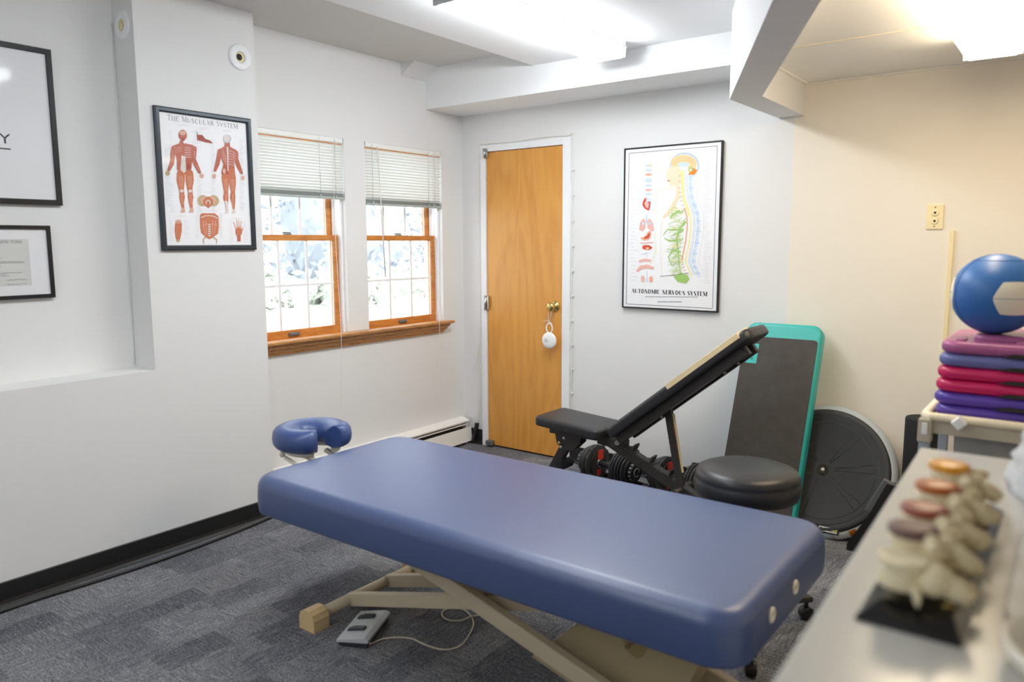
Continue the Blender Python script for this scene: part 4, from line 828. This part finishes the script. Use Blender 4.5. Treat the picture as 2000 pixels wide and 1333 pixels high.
# ---------------------------------------------------------------- adjustable dumbbells
def dumbbell():
    D = thing('dumbbell', 'black adjustable dumbbell, red inner plates, under the bench seat', 'dumbbell', (1.33, -0.28, 0.118), group='adjustable dumbbells')
    s = MB(); s.cyl((-0.065, 0, 0), (0.065, 0, 0), 0.017, 18); s.build('handle', 'plate_black', D)
    for sg in (-1, 1):
        s = MB(); s.cyl((sg*0.060, 0, 0), (sg*0.072, 0, 0), 0.024, 18); s.build('collar', 'chrome', D)
        s = MB(); s.cyl((sg*0.071, 0, 0), (sg*0.078, 0, 0), 0.072, 24); s.build('inner_plate', 'black_metal', D)
        s = MB(); s.box((min(sg*0.066, sg*0.0705), -0.014, 0.020), (max(sg*0.066, sg*0.0705), 0.034, 0.078), 0.001); s.build('red_marker', 'red_plastic', D); s = MB(); s.box((min(sg*0.066, sg*0.0705), -0.02, -0.072), (max(sg*0.066, sg*0.0705), 0.012, -0.035), 0.001); s.build('red_marker', 'red_plastic', D)
        for i, r in enumerate((0.106, 0.106, 0.101, 0.094, 0.086, 0.075)):
            x = 0.080+i*0.0155; s = MB(); s.cyl((sg*x, 0, 0), (sg*(x+0.0125), 0, 0), r, 30, bev=0.004); s.build('weight_plate', 'plate_black' if i % 2 else 'plate_edge', D)
        s = MB(); s.cyl((sg*0.173, 0, 0), (sg*0.200, 0, 0), 0.052, 24, bev=0.003); dl = s.build('dial', 'plate_black', D)
        s = MB()
        for k in range(14):
            a = 2*PI*k/14; s.M = Matrix.Rotation(a, 4, 'X'); s.box((min(sg*0.180, sg*0.192), -0.003, 0.0518), (max(sg*0.180, sg*0.192), 0.003, 0.0526))
        s.M = Matrix.Identity(4); s.tube([(sg*0.2006, 0.024*math.cos(2*PI*k/20), 0.024*math.sin(2*PI*k/20)) for k in range(18)], 0.0016, 5); s.build('dial_marks', 'sticker_white', dl)
    for sg in (-1, 1):
        for k in range(5):
            a = R(-60+30*k); s = MB(); s.M = Matrix.Rotation(a, 4, 'X'); x = sg*0.085; s.box((x-0.008, -0.012, 0.095), (x+0.008, 0.012, 0.109), 0.003); s.build('plate_tab', 'plate_edge', D)
    return D
def dup(root, loc, rot=None, label=None):
    r = root.copy(); C.objects.link(r); r.location = loc
    if rot: r.rotation_euler = rot
    if label: r['label'] = label
    for ch in [o for o in bpy.data.objects if o.parent == root]:
        c = ch.copy(); C.objects.link(c); c.parent = r
        for g_ in [o for o in bpy.data.objects if o.parent == ch]:
            d_ = g_.copy(); C.objects.link(d_); d_.parent = c
    return r
D1 = dumbbell(); D1.rotation_euler = (0, 0, R(-9))
D2 = dup(D1, (1.77, -0.27, 0.118), label='black adjustable dumbbell behind the bench prop, beside the stool')
def tray(label, x, y, rz):
    t = thing('dumbbell_tray', label, 'dumbbell tray', (x, y, 0), (0, 0, rz), group='dumbbell trays')
    s = MB(); s.box((-0.205, -0.10, 0), (0.205, 0.10, 0.010), 0.004); s.box((-0.205, -0.10, 0.008), (0.205, -0.088, 0.035), 0.003); s.box((-0.205, 0.088, 0.008), (0.205, 0.10, 0.035), 0.003)
    for sg in (-1, 1): s.box((sg*0.205-0.006, -0.10, 0.008), (sg*0.205+0.006, 0.10, 0.035), 0.003)
    s.build('tray', 'black_metal', t)
    s = MB(); s.box((-0.04, -0.05, 0.010), (0.04, 0.05, 0.014)); s.build('tray_label', 'sticker_white', t)
tray('black tray holding the dumbbell under the bench seat', 1.33, -0.28, R(-9)); tray('black tray holding the dumbbell beside the stool', 1.77, -0.27, R(-9))

# ---------------------------------------------------------------- stool
ST = thing('stool', 'round black vinyl stool between massage table and step board', 'stool', (2.56, -1.47, 0.012))
s = MB(); r = 0.181
s.lathe([(0.01, 0.498), (r-0.03, 0.498), (r-0.006, 0.506), (r+0.002, 0.53), (r, 0.562), (r-0.004, 0.568), (r-0.001, 0.574), (r-0.010, 0.594), (r-0.035, 0.604), (r*0.5, 0.608), (0.002, 0.609)], 56); s.build('seat', 'black_vinyl', ST)
s = MB(); s.cyl((0, 0, 0.07), (0, 0, 0.30), 0.03, 20); s.cyl((0, 0, 0.28), (0, 0, 0.485), 0.018, 16); s.cyl((0, 0, 0.48), (0, 0, 0.50), 0.09, 20); s.build('column', 'black_metal', ST)
for k in range(3):
    a = R(56+120*k); dx, dy = math.cos(a), math.sin(a)
    s = MB(); s.beam((0.02*dx, 0.02*dy, 0.095), (0.305*dx, 0.305*dy, 0.066), 0.034, 0.024, bev=0.008); ar = s.build('arm', 'black_metal', ST)
    s = MB(); s.cyl((0.285*dx, 0.285*dy, 0.03), (0.285*dx, 0.285*dy, 0.06), 0.008, 10); s.cyl((0.285*dx-0.018*dy, 0.285*dy+0.018*dx, 0.013), (0.285*dx+0.018*dy, 0.285*dy-0.018*dx, 0.013), 0.025, 18, bev=0.004); s.build('caster', 'black_rubber', ar)

# ---------------------------------------------------------------- teal step board leaning on the wall
lean = R(21.2); tw = R(0.0)
SD = thing('aerobic_step', 'tall teal step platform with black mat leaning on wall', 'aerobic step', (2.2525, -0.500, 0.0)); SDM = Matrix.Rotation(tw, 4, 'Y') @ Matrix.Rotation(-lean, 4, 'X')
def sdm(mb): mb.M = Matrix.Translation((0, 0, 0.017)) @ SDM @ Matrix(((1, 0, 0, 0), (0, 0, -1, 0), (0, 1, 0, 0), (0, 0, 0, 1)))
# local: x width, y -> height, z -> towards room
s = MB(); sdm(s); s.pad(-0.1925, 0.0, 0.1925, 1.045, -0.062, 0.0, 0.055, 0.020, 0.004, n=8, m=5); s.build('platform', 'teal', SD)
s = MB(); sdm(s); s.pad(-0.192, 0.02, 0.178, 0.965, -0.014, 0.0035, 0.02, 0.003, 0.002, n=5, m=2); mt_ = s.build('mat', 'step_mat', SD)
s = MB(); sdm(s); s.box((-0.165, 0.820, 0.0), (-0.108, 0.925, 0.0048), 0.001); lg = s.build('badge', 'teal', mt_)
s = MB(); sdm(s); s.box((-0.142, 0.838, 0.0048), (-0.128, 0.853, 0.0052)); s.build('badge_mark', 'teal_dark', lg)

# ---------------------------------------------------------------- balance trainer (flat side out)
BT = thing('balance_trainer', 'black and silver half-ball balance trainer leaning on cream wall', 'balance trainer', (2.512, -0.405, 0.004))
bl = R(24); BTM = Matrix.Rotation(-bl, 4, 'X') @ Matrix(((1, 0, 0, 0), (0, 0, -1, 0.0), (0, 1, 0, 0.328), (0, 0, 0, 1)))
s = MB(); s.M = BTM; s.lathe([(0.001, 0.0), (0.27, 0.0), (0.275, 0.002), (0.29, 0.003), (0.298, 0.0), (0.303, -0.008), (0.303, -0.035), (0.001, -0.036)], 72); pf = s.build('platform', 'bosu_black', BT)
s = MB(); s.M = BTM; s.lathe([(0.29, -0.036), (0.31, -0.05), (0.325, -0.06), (0.328, -0.075), (0.318, -0.10), (0.29, -0.135), (0.23, -0.17), (0.15, -0.195), (0.06, -0.205), (0.002, -0.206)], 72); s.build('dome', 'bosu_silver', BT)
s = MB(); s.M = BTM
for rr in (0.262, 0.235): s.tube([(rr*math.cos(2*PI*k/64), rr*math.sin(2*PI*k/64), 0.0005) for k in range(64)], 0.0018, 5, closed=True)
for a in (10, 130, 250, 55, 320, 200):
    t = R(a)
    for off in (-0.09, 0.09): s.tube([((0.05+0.18*q)*math.cos(t+off), (0.05+0.18*q)*math.sin(t+off), 0.0005) for q in (0, 0.5, 1)], 0.0014, 4)
s.build('moulded_ribs', 'bosu_line', pf)
s = MB(); s.M = BTM; s.lathe([(0.026, 0.0005), (0.026, 0.003), (0.023, 0.004), (0.020, 0.002), (0.001, 0.0015)], 30); hb = s.build('hub', 'dark_gap', pf)
s = MB(); s.M = BTM; s.lathe([(0.009, 0.0), (0.009, 0.004), (0.001, 0.005)], 16); s.build('air_plug', 'sticker_white', hb)
s = MB(); s.M = BTM; s.box((0.015, -0.296, -0.002), (0.115, -0.262, 0.0015), 0.002); rc = s.build('recess', 'dark_gap', pf)
s = MB(); s.M = BTM; s.box((0.024, -0.290, 0.001), (0.106, -0.268, 0.0022)); s.build('label', 'sticker_white', pf)
s = MB(); s.M = BTM; s.box((0.028, -0.286, 0.0022), (0.040, -0.272, 0.0025)); s.box((0.048, -0.276, 0.0022), (0.085, -0.272, 0.0025)); s.box((0.045, -0.285, 0.0022), (0.09, -0.281, 0.0025)); s.build('label_print', 'sticker_ink', pf)
s = MB(); s.M = BTM; s.ell = None; s.lathe([(0.007, 0.0022), (0.007, 0.0026), (0.001, 0.0026)], 16, (0.098, -0.279, 0)); s.build('label_dot', 'sticker_green', pf)
# warning sticker on the silver rim
s = MB(); s.M = BTM
def rimq(mb, a0, a1, z0, z1, off=0.0015):
    n = 6; mb.rings([[(0.3225*math.cos(R(a0+(a1-a0)*k/n))*(1+off*2), 0.3225*math.sin(R(a0+(a1-a0)*k/n))*(1+off*2), z) for k in range(n+1)] for z in (z0, z1)], caps=False, closed=False)
# silver foot rim below the platform
s.lathe([(0.302, -0.006), (0.306, -0.006), (0.325, -0.018), (0.329, -0.03), (0.329, -0.055), (0.32, -0.06)], 72, caps=False); rm = s.build('rim', 'bosu_silver', BT)
s = MB(); s.M = BTM; s.lathe([(0.3065, -0.0050), (0.3255, -0.0170), (0.3300, -0.030), (0.3300, -0.05)], 180, caps=False)
bmv = s.bm; keep = []
for fc in list(bmv.faces):
    c0 = BTM.inverted() @ fc.calc_center_median(); an = math.degrees(math.atan2(c0.y, c0.x))
    if not (-72 < an < -50): bmv.faces.remove(fc)
s.build('warning_sticker', 'sticker_white', rm)
s = MB(); s.M = BTM; s.lathe([(0.3068, -0.0045), (0.3260, -0.0165), (0.3305, -0.030)], 180, caps=False)
for fc in list(s.bm.faces):
    c0 = BTM.inverted() @ fc.calc_center_median(); an = math.degrees(math.atan2(c0.y, c0.x))
    if not (-59 < an < -53): s.bm.faces.remove(fc)
s.build('orange_flash', 'sticker_orange', rm)

# ---------------------------------------------------------------- black item with grey edge bar in front of the trainer
BK = thing('exercise_board', 'black board with grey edge bar standing beside the balance trainer', 'exercise board', (2.68, -0.46, 0))
s = MB(); s.M = Matrix.Translation((0.0, 0, 0.0)); s.prism([(0.0, 0.0), (0.30, 0.0), (0.30, 0.33), (0.150, 0.34), (0.085, 0.185), (0.0, 0.03)], 0.05, axis='y', base=0); s.build('board', 'black_rubber', BK)
s = MB(); s.beam((0.085, 0.025, 0.185), (0.160, 0.025, 0.348), 0.056, 0.022, up=(0, 1, 0), bev=0.006); s.build('edge_bar', 'steel_grey', BK)

# ---------------------------------------------------------------- foam roller
s = MB(); s.lathe([(0.005, 0), (0.071, 0), (0.0755, 0.005), (0.0755, 0.60), (0.072, 0.607), (0.06, 0.61), (0.004, 0.609)], 40)
o = s.build('foam_roller', 'foam_black', loc=(2.925, -0.22, 0)); tag(o, 'black foam roller standing upright against the cream wall', 'foam roller')

# ---------------------------------------------------------------- plastic cart, steps and ball
CT = thing('utility_cart', 'cream plastic cart carrying the stack of coloured step platforms', 'cart', (3.42, -1.36, 0))
cx0, cx1, cy0, cy1 = -0.305, 0.36, -0.205, 0.205; zt = 0.905
s = MB(); s.tube([(x, y, zt-0.012) for x, y in [(cx0+0.015, cy0), (cx1-0.015, cy0), (cx1, cy0+0.015), (cx1, cy1-0.015), (cx1-0.015, cy1), (cx0+0.015, cy1), (cx0, cy1-0.015), (cx0, cy0+0.015)]], 0.013, 8, closed=True); s.build('top_rail', 'cart_cream', CT)
for xx in (cx0+0.004, cx1-0.004):
    for yy in (cy0+0.004, cy1-0.004):
        s = MB(); s.box((xx-0.014, yy-0.014, 0.03), (xx+0.014, yy+0.014, zt-0.075), 0.003); lg = s.build('post', 'cart_grey', CT)
        s = MB(); s.box((xx-0.018, yy-0.018, zt-0.09), (xx+0.018, yy+0.018, zt-0.02), 0.004); s.build('post_cap', 'cart_clear', lg)
        s = MB(); s.box((xx-0.008, yy-0.021, zt-0.065), (xx+0.008, yy-0.017, zt-0.03), 0.003); s.build('clip', 'gloss_white', lg)
        s = MB(); s.cyl((xx-0.012, yy, 0.02), (xx+0.012, yy, 0.02), 0.02, 16); s.build('wheel', 'black_rubber', lg)
s = MB(); s.box((cx0, cy0, zt-0.062), (cx1, cy0+0.008, zt-0.018), 0.002); s.box((cx0, cy1-0.008, zt-0.062), (cx1, cy1, zt-0.018), 0.002); s.box((cx0, cy0, zt-0.062), (cx0+0.008, cy1, zt-0.018), 0.002); s.box((cx1-0.008, cy0, zt-0.062), (cx1, cy1, zt-0.018), 0.002); s.box((cx0, cy0, zt-0.026), (cx1, cy1, zt-0.018)); s.build('shelf', 'cart_clear', CT)
for zz in (0.45, 0.10):
    s = MB(); s.box((cx0, cy0, zz), (cx1, cy1, zz+0.012), 0.003); s.build('lower_shelf', 'cart_clear', CT)
s = MB(); s.M = Matrix.Translation((-0.213, cy0-0.013, zt-0.018)) @ Matrix.Rotation(PI/2, 4, 'X') @ Matrix.Rotation(R(45), 4, 'Z'); s.pad(-0.016, -0.016, 0.016, 0.016, 0.0, 0.02, 0.005, 0.006, 0.002, n=3, m=3); s.build('knob', 'gloss_white', CT)
def step_plate(label, m, z, dx, top=False, group='stacked step platforms'):
    SP = thing('step_platform', label, 'step platform', (3.452+dx, -1.335, z), group=group); hgt = 0.0375
    s = MB(); s.pad(-0.325, -0.20, 0.325, 0.20, 0.0, hgt, 0.05, hgt*0.42, hgt*0.48, n=6, m=6); bd = s.build('body', m, SP)
    s = MB(); s.prism([(-0.17, 0.0), (0.09, 0.0), (0.06, 0.011), (-0.14, 0.011)], 0.004, axis='y', base=-0.2025); s.build('grip_slot', 'dark_gap', bd)
    if top:
        s = MB(); s.pad(-0.25, -0.13, 0.25, 0.13, hgt-0.004, hgt+0.016, 0.04, 0.012, 0.004, n=6, m=5); s.build('raised_top', m, bd)
        s = MB(); s.pad(-0.14, -0.172, 0.02, -0.142, hgt-0.002, hgt+0.005, 0.012, 0.004, 0.001, n=4, m=3); s.pad(-0.29, -0.165, -0.262, -0.10, hgt-0.002, hgt+0.005, 0.012, 0.004, 0.001, n=4, m=3); s.build('ridge', m, bd)
zz = zt-0.0175
for i, (lab, m, dx) in enumerate((('purple step platform at the bottom of the stack, sunk inside the cart rail', 'purple_plastic', 0.006), ('purple step platform resting just above the cream cart rail', 'purple_plastic', 0.0),
                               ('lower magenta step platform, directly above the purple ones', 'magenta_plastic', 0.002), ('upper magenta step platform, directly under the blue-grey one', 'magenta_plastic', 0.004),
                               ('blue-grey step platform between magenta and mauve ones', 'slate_plastic', 0.006), ('mauve step platform topmost of the stack under the ball', 'pink_plastic', 0.010))):
    step_plate(lab, m, zz, dx, top=(i == 5)); zz += 0.038
ball_z = zz+0.0155+0.117
MBl = thing('medicine_ball', 'blue and white panelled ball on top of the step stack', 'ball', (3.258, -1.40, ball_z)); br = 0.118
qx, qz = Vector((0, 0, 1)), None
def ballmat():
    up = Vector((0, 0, 1)); whites = [Vector((0.50, -0.86, -0.06)).normalized(), Vector((-0.985, 0.0, 0.03)).normalized(), Vector((0.3, 0.9, 0.1)).normalized()]
    s = MB(); s.ball((0, 0, 0), br, 48); s.build('cover', 'ball_blue', MBl)
    for w_ in whites:
        t1 = w_.cross(up).normalized(); t2 = t1.cross(w_); s = MB(); n = 24; grid = []
        for i in range(n+1):
            row = []
            for j in range(n+1):
                a_, b_ = -1+2*i/n, -1+2*j/n
                v_ = b_*0.44; h_ = a_*(0.50-0.20*abs(b_)**1.3)     # six-sided panel: widest in the middle, straight top and bottom
                row.append(s.v((w_+t1*h_*1.12+t2*v_).normalized()*(br*1.0035)))
            grid.append(row)
        for i in range(n):
            for j in range(n): s.f([grid[i][j], grid[i+1][j], grid[i+1][j+1], grid[i][j+1]], True)
        s.build('panel', 'ball_white', MBl)
    for w_ in whites:
        t1 = w_.cross(up).normalized(); t2 = t1.cross(w_); s = MB(); pts = []
        for k in range(33):
            q = -0.5+k/32.0; v_ = (w_*math.sqrt(max(0, 1-q*q))+t1*q); pts.append(v_*(br*1.0035+0.0002))
        s.tube(pts, 0.0006, 5); s.build('seam', 'ball_seam', MBl)
    for ax in (Vector((-0.80, -0.55, 0)).normalized(),):
        s = MB(); pts = []
        for k in range(41):
            t = -1.35+2.7*k/40; pts.append((ax*math.cos(t)+up*math.sin(t))*(br+0.0002))
        s.tube(pts, 0.0009, 5)
        s.build('seam', 'ball_seam', MBl)
    s = MB(); s.tube([Vector((math.cos(t)*0.55, math.sin(t)*0.55, 0.835))*(br+0.0003) for t in [2*PI*k/36 for k in range(36)]], 0.0009, 5, closed=True); s.build('seam', 'ball_seam', MBl)
ballmat()
s = MB(); s.prism([(-0.20, 0), (0.20, 0), (0.22, 0.72), (-0.22, 0.72)], 0.34, axis='y', base=-0.17); s.box((-0.235, -0.185, 0.70), (0.235, 0.185, 0.735), 0.008)
tag(s.build('storage_bin', 'bin_grey', loc=(3.34, -0.72, 0)), 'grey plastic bin standing behind the cream cart', 'bin')

# ---------------------------------------------------------------- foreground counter
KZ = 1.0; KX = 3.229; KY1 = -2.40; KY0 = -4.9
K = thing('counter_cabinet', 'pale grey counter in the right foreground under the spine model', 'counter', (KX, KY1, 0), (0, 0, R(1.8)))
kx_, ky_ = KX, KY1
s = MB(); s.box((0, -1.22, KZ-0.028), (0.75, 0, KZ), 0.003); s.build('worktop', 'counter_top', K)
s = MB(); s.box((0.03, -1.20, 0.08), (0.73, -0.02, KZ-0.028)); s.box((0.08, -1.16, 0), (0.70, -0.06, 0.08)); s.build('body', 'cabinet', K)
for yy in (-1.18, -0.59):
    s = MB(); s.box((0.012, yy+0.004, 0.10), (0.03, yy+0.566, KZ-0.04), 0.002); dr = s.build('door', 'cabinet', K)
    s = MB(); s.cyl((-0.004, yy+0.10, 0.80), (0.012, yy+0.10, 0.80), 0.008, 12); s.build('knob', 'chrome', dr)
# spine model
SM = thing('spine_model', 'row of plastic vertebrae with coloured discs on a black base', 'anatomical model', (3.343, -2.98, KZ))
s = MB(); bz0 = 0.0; hx, hy = 0.050, 0.235
s.rings([[(-hx, -hy, 0), (hx, -hy, 0), (hx, hy, 0), (-hx, hy, 0)], [(-hx, -hy, 0.004), (hx, -hy, 0.004), (hx, hy, 0.004), (-hx, hy, 0.004)], [(-hx+0.018, -hy+0.03, 0.018), (hx-0.012, -hy+0.03, 0.018), (hx-0.012, hy-0.02, 0.018), (-hx+0.018, hy-0.02, 0.018)]], smooth=False); s.build('base', 'base_black', SM)
rg = random.Random(2)
def vert_body(mb, c, r, h):
    mb.lathe([(r*0.96, -h/2), (r*1.03, -h/2+0.003), (r*0.86, -h*0.12), (r*0.86, h*0.12), (r*1.03, h/2-0.003), (r*0.96, h/2)], 20, c)
for i, (y, dm) in enumerate(((0.14, 'disc_orange'), (0.035, 'disc_brown'), (-0.065, 'disc_red'), (-0.14, 'disc_dark'))):
    x0 = -0.014; r = 0.025; zt2 = 0.090-0.002*i
    s = MB(); old = s.M; s.M = Matrix.Translation((x0, y, 0)); vert_body(s, (0, 0, zt2-0.024), r, 0.028); vert_body(s, (0.0, 0, zt2-0.058), r*0.98, 0.028)
    s.box((-0.006, -0.006, 0.014), (0.006, 0.006, 0.04))
    vb = s.build('vertebra', 'bone', SM)
    s = MB(); s.M = Matrix.Translation((x0, y, 0)); s.lathe([(r*0.9, zt2-0.011), (r*1.06, zt2-0.007), (r*1.04, zt2-0.001), (r*0.8, zt2+0.001), (0.001, zt2)], 22); s.build('disc', dm, SM)
    s = MB(); s.M = Matrix.Translation((x0, y, 0)) @ Matrix.Rotation(R(-10), 4, 'Z')
    for dz in (0.066, 0.034):
        s.ball((0.026, 0.015, dz), 0.013, 8, (1.1, 0.9, 1.4)); s.ball((0.026, -0.015, dz), 0.013, 8, (1.1, 0.9, 1.4)); s.ball((0.034, 0, dz), 0.014, 8, (1, 1.2, 1.1))
        s.tube([(0.018, 0.012, dz+0.004), (0.034, 0.03, dz+0.008), (0.036, 0.042, dz+0.006)], [0.009, 0.008, 0.005], 8); s.tube([(0.018, -0.012, dz+0.004), (0.034, -0.03, dz+0.008), (0.036, -0.042, dz+0.006)], [0.009, 0.008, 0.005], 8)
        s.tube([(0.030, 0, dz), (0.045, 0, dz-0.003), (0.060, 0, dz-0.010), (0.066, 0, dz-0.014)], [0.012, 0.013, 0.012, 0.007], 8)
    s.build('process', 'bone_grey', SM)
s = MB(); s.M = Matrix.Translation((-0.014, -0.185, 0)); vert_body(s, (0, 0, 0.048), 0.026, 0.032); s.ball((0.03, 0, 0.045), 0.018, 10, (1, 1.4, 1)); s.tube([(0.03, 0, 0.045), (0.05, 0, 0.038), (0.065, 0, 0.03)], [0.014, 0.014, 0.008], 8); s.tube([(0.012, -0.012, 0.04), (0.018, -0.026, 0.034), (0.02, -0.030, 0.022)], [0.006, 0.005, 0.002], 8); s.build('vertebra', 'bone', SM)
s = MB(); s.M = Matrix.Translation((0.03, -0.185, 0.018)); s.lathe([(0.006, 0), (0.006, 0.003), (0.001, 0.004)], 14); s.build('stud', 'brass', SM)
# round dish
s = MB(); s.lathe([(0.001, 0.002), (0.055, 0.002), (0.072, 0.006), (0.078, 0.020), (0.082, 0.026), (0.086, 0.026), (0.087, 0.020), (0.080, 0.004), (0.070, 0.0), (0.001, 0.0)][::-1], 48)
tag(s.build('dish', 'ceramic', loc=(3.510, -3.20, KZ)), 'round cream dish at the front edge of the counter, cut by the frame', 'dish')
# plastic bag
s = MB(); n = 26; rings = []
for j in range(14):
    z = 0.125*j/13; ring = []
    for k in range(n):
        a = 2*PI*k/n; e = 1-0.30*(j/13)+0.14*noise.noise(Vector((math.cos(a)*2, math.sin(a)*2, j*0.45))); ring.append((0.085*e*math.cos(a)+0.012*noise.noise(Vector((a*2, j*.6, 3))), 0.13*e*math.sin(a), max(z+0.012*noise.noise(Vector((a*3, j*.5, 9)))*(j > 0), 0.0)))
    rings.append(ring)
s.rings(rings); tag(s.build('plastic_bag', 'plastic_film', loc=(3.468, -2.56, KZ)), 'crumpled translucent white plastic bag at the far end of the counter', 'plastic bag')
s = MB(); s.pad(-0.16, -0.20, 0.16, 0.20, 0, 0.004, 0.03, 0.002, 0.001, n=4, m=2)
tag(s.build('clear_folder', 'plastic_film', loc=(3.58, -2.93, KZ)), 'flat clear plastic sleeve lying right of the spine model', 'plastic sleeve')

SC.cycles.max_bounces = 10; SC.cycles.diffuse_bounces = 6; SC.cycles.transparent_max_bounces = 12; SC.cycles.use_denoising = True
